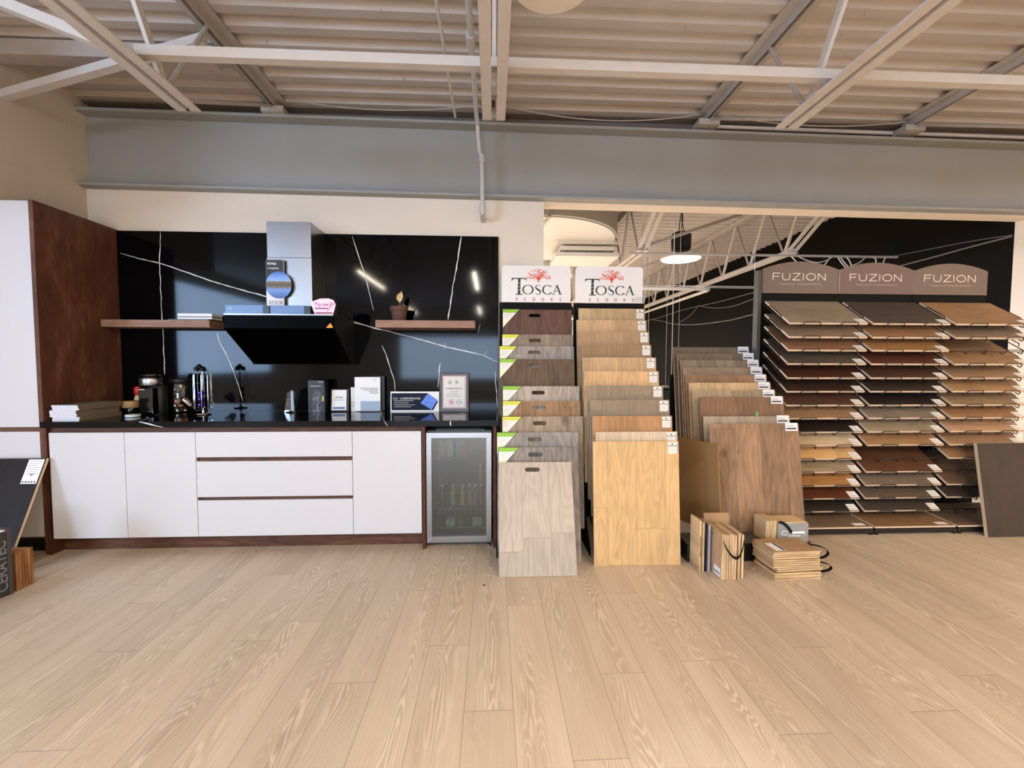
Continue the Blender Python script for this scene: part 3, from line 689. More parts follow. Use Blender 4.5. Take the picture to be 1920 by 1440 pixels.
# standee on the chimney
t = thing('product_standee', 'black and white standee with a round lake picture leaning on the chimney', 'standee', (-1.60, 3.285, 1.639))
MB().prism(rrect(-.082, .052, 0, .420, .012), -.006, .004).build('backing', plain('grey_card', (120, 120, 128), .5), t)
MB().prism([(-.080, .20), (.044, .20), (.044, .405), (.034, .415), (-.080, .415)], -.0075, -.0062).build('black_panel', M_BLACK, t)
MB().prism([(-.080, .002), (.044, .002), (.044, .19), (-.080, .19)], -.0075, -.0062).build('white_panel', M_PAPER, t)
def lake():
    n = NT('lake_picture'); x, y, z = n.xyz()
    v = n.comb(x, 0.0, z); nz = n.noise(v, 60, 4)
    f = n.math('ADD', z, n.math('MULTIPLY', n.math('SUBTRACT', nz, .5), .02))
    n.put(n.b.inputs['Base Color'], n.ramp(n.math('MULTIPLY_ADD', f, 5.2, .5), [(.0, lin((60, 90, 160))), (.33, lin((110, 150, 215))), (.40, lin((120, 105, 90))), (.50, lin((70, 60, 40))), (.62, lin((120, 100, 60))), (.66, lin((140, 180, 230))), (1, lin((60, 100, 190)))]))
    n.b.inputs['Roughness'].default_value = .4; return n.m
o = MB().prism(ell(0, 0, .094, .100, 40), -.010, -.0076).build('round_picture', lake(), t); o.location = (.012, 0, .232)
text('lettering', 'FOTILE', .021, M_PAPER, t, (-.070, -.0078, .382), offset=.0006)
text('lettering', '方太高效科技', .014, M_PAPER, t, (-.070, -.0078, .350))
text('lettering', '好效果', .034, plain('brown_ink', (120, 96, 84), .5), t, (-.062, -.0078, .090))
# try me card
PK = plain('pink_card', (238, 214, 228), .5); PKD = plain('pink_hand_print', (216, 150, 188), .5); MAG = plain('magenta_print', (150, 70, 130), .5)
t = thing('promo_card', 'small pink try me card standing on the range hood corner', 'card', (-1.205, 3.112, 1.639))
MB().prism([(-.085, .085), (-.02, .11), (.04, .112), (.075, .10), (.09, .07), (.08, .03), (.07, 0), (-.055, 0), (-.065, .02)], -.003, 0).build('card', PK, t)
text('lettering', 'Try me', .034, MAG, t, (-.062, -.0035, .058), shear=.2, offset=.0005)
hm = MB(); hm.prism([(-.05, 0.004), (.066, .004), (.068, .014), (-.054, .014)], -.0038, -.0031)
hm.build('red_strip', plain('raspberry_print', (150, 40, 80), .5), t)
hm = MB()
for k in range(4): stroke(hm, [(.03+.004*k, .02+.006*k), (.048+.009*k, .05+.008*k), (.055+.010*k, .088-.004*k)], .009, -.0038, -.0031)
hm.build('hand_print', PKD, t)
MB().box(-.055, .035, -.0038, -.0031, .036, .046).build('text_line', MAG, t)

# items on the left shelf
CV = [plain('book_cover_white', (225, 228, 236), .35), plain('book_cover_dark', (20, 22, 26), .35)]
zz = 1.6185
for k, (x0, x1, h, m, lb) in enumerate([(-2.50, -2.20, .010, 1, 'black folder at the bottom of the pile on the left shelf'), (-2.43, -2.17, .014, 0, 'white book on the black folder, left shelf'),
                                (-2.43, -2.17, .006, 1, 'thin dark book between the white ones, left shelf'), (-2.43, -2.17, .022, 0, 'white book on top of the pile on the left shelf')]):
    bt = thing('book', lb, 'book', ((x0+x1)/2, 3.49, zz), group='books on the left floating shelf'); w = (x1-x0)/2
    MB().box(-w, w-.002, -.066, .064, .0002, h-.0006).build('pages', M_PAPER if m == 0 else CV[1], bt)
    MB().box(-w, w, -.068, .066, h-.0005, h).build('cover', CV[m], bt)
    zz += h+.0005
# plant on right shelf
t = thing('potted_plant', 'small terracotta pot with one drying leaf on the right shelf', 'plant', (-.735, 3.42, 1.618))
TER = plain('dark_terracotta', (92, 62, 50), .8, noise=.12, nscale=25)
MB().lathe([(.045, 0), (.052, .01), (.062, .085), (.070, .085), (.072, .118), (.064, .118), (.060, .10)], n=32).build('pot', TER, t, smooth=True)
MB().lathe([(.059, .095), (.03, .104), (0.0, .106)], n=20).build('soil', plain('soil', (40, 30, 24), .9, noise=.3, nscale=80), t)
MB().tube([(.0, 0, .10), (.004, 0, .13), (.008, 0, .155)], .003, 6).build('stem', plain('green_stem', (120, 120, 70), .6), t)
MB().add([(.004, 0, .15), (-.02, -.005, .18), (-.014, -.008, .21), (.022, 0, .24), (.030, .006, .20), (.020, .004, .17), (.006, .006, .195)],
         [(0, 1, 6), (1, 2, 6), (2, 3, 6), (3, 4, 6), (4, 5, 6), (5, 0, 6)]).build('leaf', plain('dry_leaf', (206, 176, 122), .6, noise=.3, nscale=60), t)
MB().tube([(.05, .0, .10), (.09, .0, .145)], .003, 6).build('twig', M_BLACKM, t)

# ---- things on the worktop (top at .90)
ZT = .9003
PG = plain('catalogue_pages', (214, 214, 226), .5, noise=.08, nscale=120)
PG3 = plain('catalogue_paper_shade', (132, 118, 102), .6, noise=.2, nscale=150)  # shade on the pile's right side put into a darker page brown
PG2 = plain('catalogue_cover_sage', (120, 122, 104), .5)
zz = ZT; rr = random.Random(5)
names = ['lowest', 'second from bottom', 'third from bottom', 'fourth from bottom', 'middle', 'fourth from top', 'third from top', 'second from top', 'topmost']
for k in range(9):
    h = .013 if k < 2 else .0115; dx = -.012 if 2 <= k < 6 else rr.uniform(-.003, .006)
    bt = thing('catalogue', 'pale catalogue in the pile at the left end of the worktop, %s' % names[k], 'catalogue', (-2.85+dx, 3.13, zz), rr.uniform(-.02, .02) - .01, group='catalogue pile')
    MB().box(-.085, .086, -.165, .16, .0002, h-.0012).build('pages', PG3, bt); MB().box(-.0855, .0855, -.1675, -.1652, .0002, h-.0012).build('spine', PG, bt)
    MB().box(-.088, .088, -.168, .163, h-.001, h-.0002).build('cover', [PG2, PG3][k % 2], bt)
    zz += h
# jar with wooden lid
t = thing('lidded_jar', 'dark jar with a round wooden lid beside the catalogue pile', 'jar', (-2.745, 3.36, ZT))
MB().lathe([(.048, 0), (.052, .006), (.052, .045), (.05, .05)], n=28).build('jar_body', M_GLOSSK, t, smooth=True)
MB().lathe([(.056, .051), (.06, .056), (.06, .092), (.054, .10), (.03, .102)], n=28).build('lid', plain('pale_wood_lid', (176, 138, 96), .5, noise=.1), t, smooth=True)
t = thing('syrup_bottle', 'small bottle with a red top beside the coffee machine', 'bottle', (-2.782, 3.47, ZT))
MB().lathe([(.024, 0), (.026, .006), (.026, .11), (.018, .135)], n=20).build('bottle_body', plain('cream_label', (214, 196, 168), .4), t, smooth=True)
MB().lathe([(.019, .136), (.026, .15), (.027, .185), (.018, .205)], n=20).build('cap', plain('red_cap', (196, 40, 44), .4), t, smooth=True)
# coffee machine
t = thing('coffee_machine', 'black capsule coffee machine with a chrome band', 'coffee machine', (-2.557, 3.31, ZT))
MB().lathe([(.060, 0), (.062, .004), (.062, .215), (.058, .22)], c=(.01, .045, 0), n=32, sy=.9).build('water_column', M_BLACK, t, smooth=True)
MB().box(-.052, .048, -.055, .02, .01, .205).build('brewing_body', M_GLOSSK, t, bevel=.006)
MB().lathe([(.068, .221), (.071, .226), (.071, .272), (.068, .277)], c=(0, .0, 0), n=36, sy=.95).build('chrome_band', M_STAIN, t, smooth=True)
MB().lathe([(.066, .2775), (.064, .287), (.055, .296)], c=(0, .0, 0), n=36, sy=.95).build('head_cover', M_GLOSSK, t, smooth=True)
MB().tube([(.057*math.cos(a), .054*math.sin(a), .297) for a in [2*PI*i/28 for i in range(28)]], .0035, 6, closed=True).build('chrome_ring', M_CHROME, t, smooth=True)
MB().box(-.045, .0, -.062, -.0555, .19, .196).build('lever', M_CHROME, t)
MB().lathe([(.040, .0), (.045, .004), (.045, .016), (.040, .019)], c=(-.035, -.13, 0), n=28).build('drip_tray', plain('white_tray', (220, 230, 230), .25), t, smooth=True)
MB().box(-.055, -.01, -.10, -.05, .001, .012).build('tray_arm', M_BLACK, t)
# canister with copper capsules
t = thing('glass_canister', 'clear canister with a black lid behind the coffee machine', 'canister', (-2.455, 3.463, ZT))
MB().lathe([(.066, 0), (.068, .006), (.068, .225), (.066, .23)], n=36).build('clear_body', glass('smoky_clear', (.72, .72, .72), .05, .04), t, smooth=True)
MB().lathe([(.068, .231), (.072, .236), (.072, .262), (.05, .268)], n=36).build('lid', M_BLACK, t, smooth=True)
COP = plain('copper_foil', (196, 112, 76), .28, 1.0); PUR = plain('purple_foil', (62, 36, 116), .22, .8); BKF = plain('black_foil', (40, 42, 50), .25, .7); SIL = plain('silver_foil', (190, 190, 196), .25, 1.0)
def capsule(x, y, z, mat, label, group, rot=(0, 0, 0), r=.022):
    o = MB().lathe([(r*1.1, 0), (r*1.1, .002), (r, .003), (r*.92, .018), (r*.55, .028), (.0, .030)], n=18).build('coffee_capsule', mat, smooth=True)
    o.location = (x, y, z); o.rotation_euler = rot; return tag(o, label, 'coffee capsule', group)
rr = random.Random(9); k = 0
for lev in range(3):
    for a in range(4 if lev < 2 else 3):
        an = a*PI/2+lev*.6
        capsule(-2.455+.034*math.cos(an), 3.463+.034*math.sin(an), ZT+.012+lev*.036, COP if k % 3 else SIL, ('copper' if k % 3 else 'silver')+' foil coffee capsule loose inside the clear canister', '%s capsules in the canister' % ('copper' if k % 3 else 'silver'), (rr.uniform(-.2, .2), rr.uniform(-.2, .2), 0), .019)
        k += 1
# capsule carousel
t = thing('capsule_carousel', 'chrome wire carousel for coffee capsules', 'capsule holder', (-2.19, 3.32, ZT))
MB().lathe([(.05, 0), (.052, .004), (.05, .010), (.01, .014), (.008, .03)], n=32).build('base_disc', M_CHROME, t, smooth=True)
MB().tube([(0, 0, .02), (0, 0, .34)], .004, 8).build('pole', M_CHROME, t)
for q in range(4):
    a = q*PI/2-PI/2; ca, sa = math.cos(a), math.sin(a); wm = MB()
    for s in (-1, 1):
        def at(r, s_, z): return (r*ca-s_*sa, r*sa+s_*ca, z)
        wm.tube([at(.052, s*.024, .045), at(.052, s*.024, .30), at(.045, s*.016, .325), at(.02, s*.006, .345)], .0013, 6)
    wm.tube([at(.052, -.024, .045), at(.060, -.012, .038), at(.062, 0, .036), at(.060, .012, .038), at(.052, .024, .045)], .0013, 6)
    wm.tube([at(.052, -.024, .24), at(.06, 0, .24), at(.052, .024, .24)], .0013, 6)
    wm.tube([at(.052, -.024, .14), at(.06, 0, .14), at(.052, .024, .14)], .0013, 6)
    wm.build('wire_column', M_CHROME, t, smooth=True)
MB().tube([(.06, 0, .25), (.072, -.01, .15), (.078, -.015, .10), (.10, -.02, .075)], .002, 6).build('cup_hook', M_CHROME, t, smooth=True)
for k in range(3): capsule(-2.19, 3.32-.018, ZT+.072+k*.045, PUR, 'purple capsule in the front column of the carousel, %s' % ['lowest', 'middle', 'upper'][k], 'purple capsules in the carousel', (PI/2, 0, 0), .021)
for k, (dx, dz) in enumerate([(-.028, .345), (.020, .345), (-.006, .365)]): capsule(-2.19+dx, 3.31, ZT+dz, BKF, 'black capsule piled on top of the carousel', 'black capsules on the carousel top', (PI/2+.2*k, .3*k, 0), .018)
o = MB().lathe([(.022, 0), (.024, .004), (.036, .07), (.034, .07), (.022, .008)], n=24).build('glass_cup', glass('cup_glass', (.85, .80, .76), .05, .15), smooth=True)
o.location = (-2.262, 3.30, ZT+.06); o.rotation_euler = (0, -.7, 0); tag(o, 'small clear cup hooked on the left of the carousel', 'cup')
# crystal award
t = thing('crystal_award', 'clear faceted crystal award on the worktop', 'award', (-1.60, 3.45, ZT))
CR = glass('crystal', (.62, .68, .76), .02, .10)
MB().add([(-.045, -.02, 0), (.04, -.02, 0), (.04, .02, 0), (-.045, .02, 0), (-.02, -.012, .165), (.03, -.012, .185), (.03, .012, .185), (-.02, .012, .165), (.0, -.024, .012), (.018, -.02, .16)],
         [(0, 8, 9, 4), (8, 1, 5, 9), (1, 2, 6, 5), (2, 3, 7, 6), (3, 0, 4, 7), (4, 9, 5, 6, 7), (0, 3, 2, 1, 8)]).build('crystal_block', CR, t)
MB().prism([(.012, .02), (.035, .01), (.030, .165), (.014, .178)], -.027, -.0245).build('bright_facet', plain('pale_facet', (170, 190, 214), .1), t)
for k in range(4): MB().box(-.022, -.022+.03-.004*k, -.0262, -.0252, .10-.016*k, .104-.016*k).build('engraved_line', M_INKG, t)
# black box with smoke picture
def smoke():
    n = NT('smoke_picture'); x, y, z = n.xyz()
    w = n.noise(n.comb(n.math('MULTIPLY', x, 30.0), 0.0, n.math('MULTIPLY', z, 18.0)), 1.0, 5, .6, 1.2)
    c = n.math('SUBTRACT', 1.0, n.math('MULTIPLY', n.math('ABSOLUTE', x), 26.0), clamp=True)
    zz_ = n.math('MULTIPLY', n.math('SUBTRACT', .185, z, clamp=True), 12.0, clamp=True)
    f = n.math('MULTIPLY', n.math('MULTIPLY', n.math('SUBTRACT', w, .42, clamp=True), 4.5), n.math('MULTIPLY', c, zz_), clamp=True)
    n.put(n.b.inputs['Base Color'], n.mix(f, lin((30, 32, 38)), lin((190, 196, 204)))); n.b.inputs['Roughness'].default_value = .3
    return n.m
t = thing('product_box', 'upright dark box printed with rising steam', 'box', (-1.385, 3.46, ZT))
MB().box(-.068, .060, -.04, .04, 0, .255).build('carton', smoke(), t, bevel=.001)
MB().box(-.050, .035, -.0425, -.0405, .208, .212).build('silver_line', M_STAIN, t)
MB().box(.043, .053, -.0425, -.0405, .09, .13).build('gold_tab', plain('gold_tab', (220, 190, 90), .3, .6), t)
text('lettering', 'FOTILE', .012, M_PAPER, t, (.012, -.0412, .238))
# small framed sign
t = thing('tabletop_sign', 'small white sign in a black tilted holder', 'sign', (-1.235, 3.48, ZT), rot=(-.12, 0, .06))
MB().box(-.068, .075, 0, .014, 0.002, .185).build('holder', M_BLACK, t, bevel=.002)
MB().box(-.058, .055, -.0015, -.0005, .012, .175).build('card', M_PAPER, t)
MB().box(-.048, .045, -.0025, -.0016, .02, .038).build('blue_band', plain('slate_blue_print', (92, 122, 168), .5), t)
text('lettering', 'FOTILE', .018, M_INK, t, (-.030, -.002, .108), offset=.0005)
MB().box(-.042, .04, -.0025, -.0016, .092, .096).build('text_line', M_INKG, t)
# white brochures
t = thing('brochure_stand', 'black upright stand holding a tall white brochure', 'stand', (-1.0, 3.50, ZT))
MB().box(-.06, .118, .02, .04, 0, .285).build('back_plate', M_BLACK, t); MB().box(-.06, .118, -.05, .04, 0, .006).build('foot_plate', M_BLACK, t)
t = thing('brochure', 'tall white brochure with a pale blue corner block', 'brochure', (-1.0, 3.485, ZT+.0065), rot=(-.02, 0, 0))
MB().box(-.112, .092, 0, .012, 0, .272).build('cover', M_PAPER, t)
MB().box(-.066, .091, -.001, -.0002, .002, .078).build('blue_block', plain('mist_blue_print', (158, 178, 200), .5), t)
text('lettering', 'FOTILE', .011, M_INKG, t, (.028, -.001, .248))
for k, (a, c) in enumerate([(-.07, .075), (-.045, .075), (-.0, .075), (.01, .075)]): MB().box(a, c, -.001, -.0002, .180-.013*k, .185-.013*k).build('text_line', M_INKG, t)
t = thing('brochure', 'shorter white brochure behind the tall one, left side showing', 'brochure', (-1.13, 3.515, ZT))
MB().box(-.022, .10, 0, .008, 0, .195).build('cover', M_PAPERW, t)
text('lettering', 'FOT', .022, M_INKG, t, (-.017, -.001, .062)); text('lettering', 'LIS', .022, M_INKG, t, (-.017, -.001, .038))
# dark blue panel sign
t = thing('tabletop_sign', 'wide navy and white panel with a blue cube picture', 'sign', (-.628, 3.47, ZT), rot=(-.06, 0, 0))
MB().box(-.195, .195, 0, .006, 0, .163).build('board', M_PAPER, t)
MB().prism([(-.187, .012), (.148, .012), (.187, .08), (.105, .15), (-.187, .15)], -.001, -.0002).build('navy_field', plain('navy_print', (16, 22, 44), .5, spec=.15), t)
MB().prism([(.045, .068), (.105, .148), (.183, .094), (.135, .016)], -.002, -.0011).build('blue_cube', plain('bright_blue_print', (42, 98, 200), .3, noise=.35, nscale=30), t)
text('lettering', '方太：让油烟机更高效实验', .0185, M_PAPER, t, (-.176, -.0014, .100))
for k in range(4): MB().box(-.168, [-.01, -.05, .0, -.03][k], -.0018, -.0011, .086-.016*k, .089-.016*k).build('text_line', M_PAPERW, t)
# certificate
t = thing('framed_certificate', 'certificate with red seal in a dark wooden frame', 'certificate', (-.312, 3.49, ZT), rot=(-.05, 0, 0))
FRM = plain('dark_red_wood', (58, 30, 30), .35)
MB().plate([(-.118, 0), (.118, 0), (.118, .315), (-.118, .315)], [[(-.098, .022), (.098, .022), (.098, .293), (-.098, .293)]], 0, .018).build('frame', FRM, t)
MB().box(-.099, .099, .006, .010, .021, .294).build('mount', plain('rose_mount', (206, 176, 174), .5), t)
MB().box(-.086, .086, .003, .0055, .034, .281).build('paper', M_PAPERW, t)
text('lettering', '证  书', .034, M_INK, t, (-.052, .0026, .225)); text('lettering', '中国厨房电器产品', .0165, M_INK, t, (-.066, .0026, .180))
for k, (a, c) in enumerate([(-.03, .03), (-.062, .03), (-.062, .045)]): MB().box(a, c, .0018, .0029, .158-.018*k, .161-.018*k).build('text_line', M_INKG, t)
sl = MB(); stroke(sl, ell(-.025, .075, .021, .021, 24), .003, .0018, .0029, closed=True); sl.prism(ell(-.025, .075, .010, .010, 5, PI/2, PI/2+2*PI), .0018, .0029)
sl.build('red_seal', plain('seal_red', (196, 50, 60), .5), t)
sl = MB(); stroke(sl, ell(.04, .075, .021, .018, 24), .002, .0018, .0029, closed=True); sl.box(.022, .058, .0018, .0029, .073, .078); sl.build('grey_seal', M_INKG, t)

# ---- drinks fridge
FX0, FX1, FZ0, FZ1 = -.455, -.006, .042, .815
t = thing('drinks_fridge', 'stainless framed glass door drinks fridge under the worktop', 'fridge', ((FX0+FX1)/2, 2.93, 0))
hw = (FX1-FX0)/2
GREEN = plain('fridge_interior', (104, 112, 104), .6)
mb = MB().box(-hw, -hw+.02, .05, .50, .045, .82).box(hw-.02, hw, .05, .50, .045, .82).box(-hw+.02, hw-.02, .05, .50, .80, .82).box(-hw+.02, hw-.02, .05, .50, .045, .065).box(-hw+.02, hw-.02, .48, .50, .065, .80)
mb.build('cabinet_shell', GREEN, t)
mb = MB().box(-hw, hw, .06, .48, .012, .04); mb.build('plinth', M_BLACK, t)
MB().lathe([(.012, 0), (.012, .018)], c=(hw-.02, .03, 0), n=12).build('foot', M_CHROME, t)
MB().lathe([(.012, 0), (.012, .018)], c=(-hw+.03, .10, 0), n=12).build('foot', M_BLACK, t)
dr = bpy.data.objects.new('door', None); COL.objects.link(dr)
bpy.data.objects.remove(dr)
fo, fi = .0, .036
mb = MB()
for pts in ([(-hw, FZ0), (hw, FZ0), (hw-fi, FZ0+fi+.006), (-hw+fi, FZ0+fi+.006)], [(-hw, FZ1), (-hw+fi, FZ1-fi-.002), (hw-fi, FZ1-fi-.002), (hw, FZ1)],
            [(-hw, FZ0), (-hw+fi, FZ0+fi+.006), (-hw+fi, FZ1-fi-.002), (-hw, FZ1)], [(hw, FZ0), (hw, FZ1), (hw-fi, FZ1-fi-.002), (hw-fi, FZ0+fi+.006)]):
    mb.prism(pts, 0, .044)
door = mb.build('door', M_STAIN, t, bevel=.0012)
MB().box(-hw+fi, hw-fi, .012, .016, FZ0+fi+.006, FZ1-fi-.002).build('glass_pane', glass('fridge_glass', (.60, .66, .61), .03, .06), door)
MB().box(-hw+.06, hw-.05, .06, .13, .8205, .832).build('top_grille', M_BLACK, t)
for z in (.62, .44, .265, .125):
    w = MB()
    w.tube([(-hw+.03, .06, z), (hw-.03, .06, z)], .003, 6); w.tube([(-hw+.03, .42, z), (hw-.03, .42, z)], .003, 6)
    for k in range(16): x = -hw+.035+k*(2*hw-.07)/15; w.tube([(x, .06, z), (x, .42, z)], .0015, 5)
    w.build('wire_shelf', M_STAIN, t)
def can(x, y, z, h, r, col, label, name='drink_can', group='drinks in the glass door fridge'):
    bt = thing(name, label, 'bottle' if name == 'drink_bottle' else 'can', (x, y, z), group=group)
    if name == 'drink_can':
        MB().lathe([(r*.85, 0), (r, .006), (r, h-.01), (r*.85, h)], n=18).build('can_body', plain('print_%d_%d_%d' % col, col, .3), bt, smooth=True)
        MB().lathe([(r*.84, h+.0002), (r*.84, h+.002)], n=18).build('lid', SIL, bt)
    else:
        MB().lathe([(r*.9, 0), (r, .006), (r, h*.62), (r*.5, h*.85), (r*.45, h*.9)], n=18).build('bottle_body', plain('print_%d_%d_%d' % col, col, .25), bt, smooth=True)
        MB().lathe([(r*.55, h*.9+.0003), (r*.55, h)], n=14).build('cap', M_PAPER, bt)
fx = (FX0+FX1)/2
for k, (dx, h, c) in enumerate([(-.125, .115, (206, 190, 160)), (-.075, .12, (214, 204, 180)), (-.01, .11, (130, 150, 160)), (.04, .11, (180, 120, 116))]):
    can(fx+dx, 3.06, .6245, h, .024, c, 'upright can on the top fridge shelf, %s' % ['far left, beige', 'second, cream', 'third, grey blue', 'fourth, reddish'][k])
can(fx+.145, 3.05, .4445, .125, .013, (216, 190, 130), 'slim gold bottle standing alone on the second fridge shelf', 'drink_bottle')
for k, (dx, c) in enumerate([(-.13, (110, 130, 110)), (-.055, (196, 190, 130)), (.015, (226, 206, 110)), (.065, (206, 160, 170)), (.105, (196, 130, 150)), (.15, (200, 120, 130))]):
    can(fx+dx, 3.05, .2695, .15, .017, c, 'bottle on the third fridge shelf, %s' % ['far left, green', 'second, pale yellow', 'third, yellow', 'fourth, pink and white', 'fifth, mauve', 'far right, rose'][k], 'drink_bottle')
for k, (x0, x1, c) in enumerate([(-.10, -.035, (206, 210, 206)), (-.012, .02, (176, 120, 120)), (.035, .06, (150, 130, 124)), (.085, .155, (206, 206, 204))]):
    tag(MB().box(fx+x0, fx+x1, 3.0, 3.06, .1285, .1285+.05).build('snack_packet', plain('packet_%d' % k, c, .4, noise=.4, nscale=60), bevel=.006), 'small packet on the bottom fridge shelf, %s' % ['white, left', 'red, second', 'brown, third', 'white, right'][k], 'packet', 'packets on the bottom fridge shelf')
tag(MB().box(fx-.19, fx+.20, 3.18, 3.30, .833, .845).build('appliance_tray', M_STAIN), 'thin metal tray on top of the fridge', 'tray')

# ================================================================== SAMPLE BOARD DISPLAYS
GREENB = plain('lime_green_print', (136, 186, 44), .5); YEL = plain('lime_yellow_print', (206, 206, 60), .5); PALEY = plain('pale_lime_print', (232, 236, 190), .5)
def W3(name, base, var=.25, **k):
    d = tuple(int(c*(1-var)) for c in base); l = tuple(min(255, int(c*(1+var*.8))) for c in base)
    return wood(name, d, base, l, **k)
def lean_board(name, label, x0, x1, ytop, ztop, h, lean, t_, mat, edge, group, slot=False, ledge=None):
    """board whose top front edge is at (ytop, ztop), leaning back by angle lean"""
    w = x1-x0; yb = ytop-h*math.sin(lean); zb = ztop-h*math.cos(lean)
    t = thing(name, label, 'flooring sample', (x0, yb, zb), group=group, rot=(-lean, 0, 0))
    outer = [(0, 0), (w, 0), (w, h), (0, h)]
    holes = []
    if slot: cx = w*.46; holes = [rrect(cx-.048, cx+.048, h-.062, h-.034, .0138, 4)]
    mb = MB().plate(outer, holes, 0, t_, 0, 1)
    mb.build('panel', [mat, edge], t)
    if ledge is not None and zb > .03:
        o = MB().box(x0+.004, x1-.004, yb-.006, yb+.02, zb-.010, zb-.004).build('slot_ledge', M_BLACKM, ledge)
        o.location = (-ledge.location.x, -ledge.location.y, 0)
    return t
# step display frames
def step_display(name, label, x0, x1, sign_x0, sign_x1, rails, cat='display stand'):
    t = thing(name, label, cat, ((x0+x1)/2, 3.50, 0)); w = (x1-x0)/2
    MB().box(-w, w, 0, .018, 0, 1.79).build('back_panel', M_BLACKM, t)
    for rx in rails:
        MB().prism([(-.74, .0), (-.74, .05), (-.12, .84), (0, .84), (0, 0)], rx-(x0+x1)/2, rx+.0035-(x0+x1)/2, 'YZ').build('side_rail', M_BLACKM, t)
    c = (sign_x0+sign_x1)/2-(x0+x1)/2; sw = (sign_x1-sign_x0)/2
    sg = MB().prism([(c-sw, 1.79), (c+sw, 1.79)]+[p for p in rrect(c-sw, c+sw, 1.79, 2.085, .03, 5)[6:18]], -.018, -.002).build('header_sign', plain('sign_white', (230, 227, 226), .45), t)
    return t, sg, c
TG = plain('deep_green_print', (12, 42, 20), .5); TR = plain('coral_red_print', (214, 74, 34), .5); TF = plain('rust_print', (160, 62, 40), .5)
def tosca_logo(sg, c):
    y0, y1 = -.0192, -.0183
    m = MB()
    # T: tall, with broken grass-like cuts
    def bx(a, b2, z0, z1): m.box(c+a, c+b2, y0, y1, z0, z1)
    m.prism([(c-.152, 1.858), (c-.130, 1.858), (c-.130, 1.890), (c-.152, 1.883)], y0, y1); m.prism([(c-.151, 1.886), (c-.130, 1.893), (c-.129, 1.918), (c-.151, 1.911)], y0, y1); m.prism([(c-.151, 1.914), (c-.129, 1.921), (c-.129, 1.946), (c-.150, 1.939)], y0, y1); m.prism([(c-.150, 1.942), (c-.129, 1.949), (c-.128, 1.985), (c-.149, 1.985)], y0, y1)
    bx(-.168, -.112, 1.850, 1.8575)
    m.prism([(c-.200, 1.9849), (c-.085, 1.985), (c-.080, 1.962), (c-.094, 1.977), (c-.186, 1.977), (c-.202, 1.958)], y0-.0002, y1)
    # O
    def ring(cx, cz, rx, rz, th, tv, a0, a1, n=30):
        P = ell(c+cx, cz, rx, rz, n, a0, a1)
        wd = [tv+(th-tv)*abs(math.cos(a0+(a1-a0)*i/n))**1.5 for i in range(len(P))]
        stroke(m, P, .01, y0, y1, widths=wd, closed=abs(a1-a0-2*PI) < 1e-6)
    ring(-.068, 1.892, .040, .036, .013, .004, 0, 2*PI)
    # S
    S = [(.034, .930-.012), (.028, .928-.004), (.014, .929), (-.001, .926), (-.008, .914), (-.002, .902), (.012, .893), (.026, .884), (.033, .872), (.028, .860), (.014, .855), (.000, .857), (-.009, .868)]
    stroke(m, [(c+.002+x, 1+z) for x, z in S], .008, y0, y1, widths=[.003, .004, .004, .006, .009, .012, .014, .014, .010, .006, .004, .004, .003])
    # C
    ring(.092, 1.892, .038, .036, .013, .004, .7, 2*PI-.6)
    # A
    stroke(m, [(c+.140, 1.858), (c+.168, 1.930)], .005, y0, y1); stroke(m, [(c+.168, 1.930), (c+.196, 1.858)], .013, y0, y1)
    m.box(c+.149, c+.187, y0-.0006, y1, 1.881, 1.885); m.box(c+.130, c+.152, y0-.0006, y1, 1.855, 1.859); m.box(c+.184, c+.212, y0-.0006, y1, 1.855, 1.859)
    m.build('brand_lettering', TG, sg)
    f = MB(); u = .0235
    def fl(ch, x):
        z = 1.803; X = c+x
        if ch == 'F': f.box(X, X+.0055, y0, y1, z, z+u); f.box(X+.004, X+.016, y0, y1, z+u-.003, z+u); f.box(X+.004, X+.012, y0, y1, z+u*.5, z+u*.5+.003); f.box(X-.003, X+.007, y0, y1, z-.002, z)
        if ch == 'L': f.box(X, X+.0055, y0, y1, z, z+u); f.box(X+.004, X+.016, y0, y1, z, z+.003); f.box(X-.003, X+.007, y0, y1, z+u, z+u+.002)
        if ch == 'O': stroke(f, ell(X+.008, z+u/2, .009, u/2-.001, 18), .0045, y0, y1, closed=True)
        if ch == 'R':
            f.box(X, X+.0055, y0, y1, z, z+u); stroke(f, [(X+.004, z+u-.0015), (X+.012, z+u-.003), (X+.012, z+u*.55), (X+.004, z+u*.5)], .003, y0, y1); stroke(f, [(X+.006, z+u*.5), (X+.017, z)], .0035, y0, y1)
        if ch == 'S': stroke(f, [(X+.013, z+u*.85), (X+.007, z+u), (X+.001, z+u*.75), (X+.012, z+u*.35), (X+.007, z), (X, z+u*.15)], .0045, y0, y1)
    for ch, x in zip('FLOORS', (-.165, -.098, -.028, .045, .120, .190)): fl(ch, x)
    f.build('small_lettering', TF, sg)
    r = MB(); rr = random.Random(11); cx, cz = c+.018, 1.955
    stroke(r, [(cx-.002, cz), (cx, cz+.018), (cx+.003, cz+.035)], .012, y0, y1, widths=[.016, .010, .008])
    for a, Ls in ((-1.35, .075), (-1.0, .080), (-.62, .072), (-.28, .078), (.08, .088), (.40, .076), (.72, .072), (1.05, .082), (1.38, .075)):
        ex, ez = cx+Ls*math.sin(a)*1.12, cz+.018+Ls*math.cos(a)*.9
        mx, mz = cx+Ls*.5*math.sin(a*.7), cz+.018+Ls*.5*math.cos(a*.7)
        stroke(r, [(cx, cz+.012), (mx, mz), (ex, ez)], .004, y0, y1, widths=[.006, .0038, .0022])
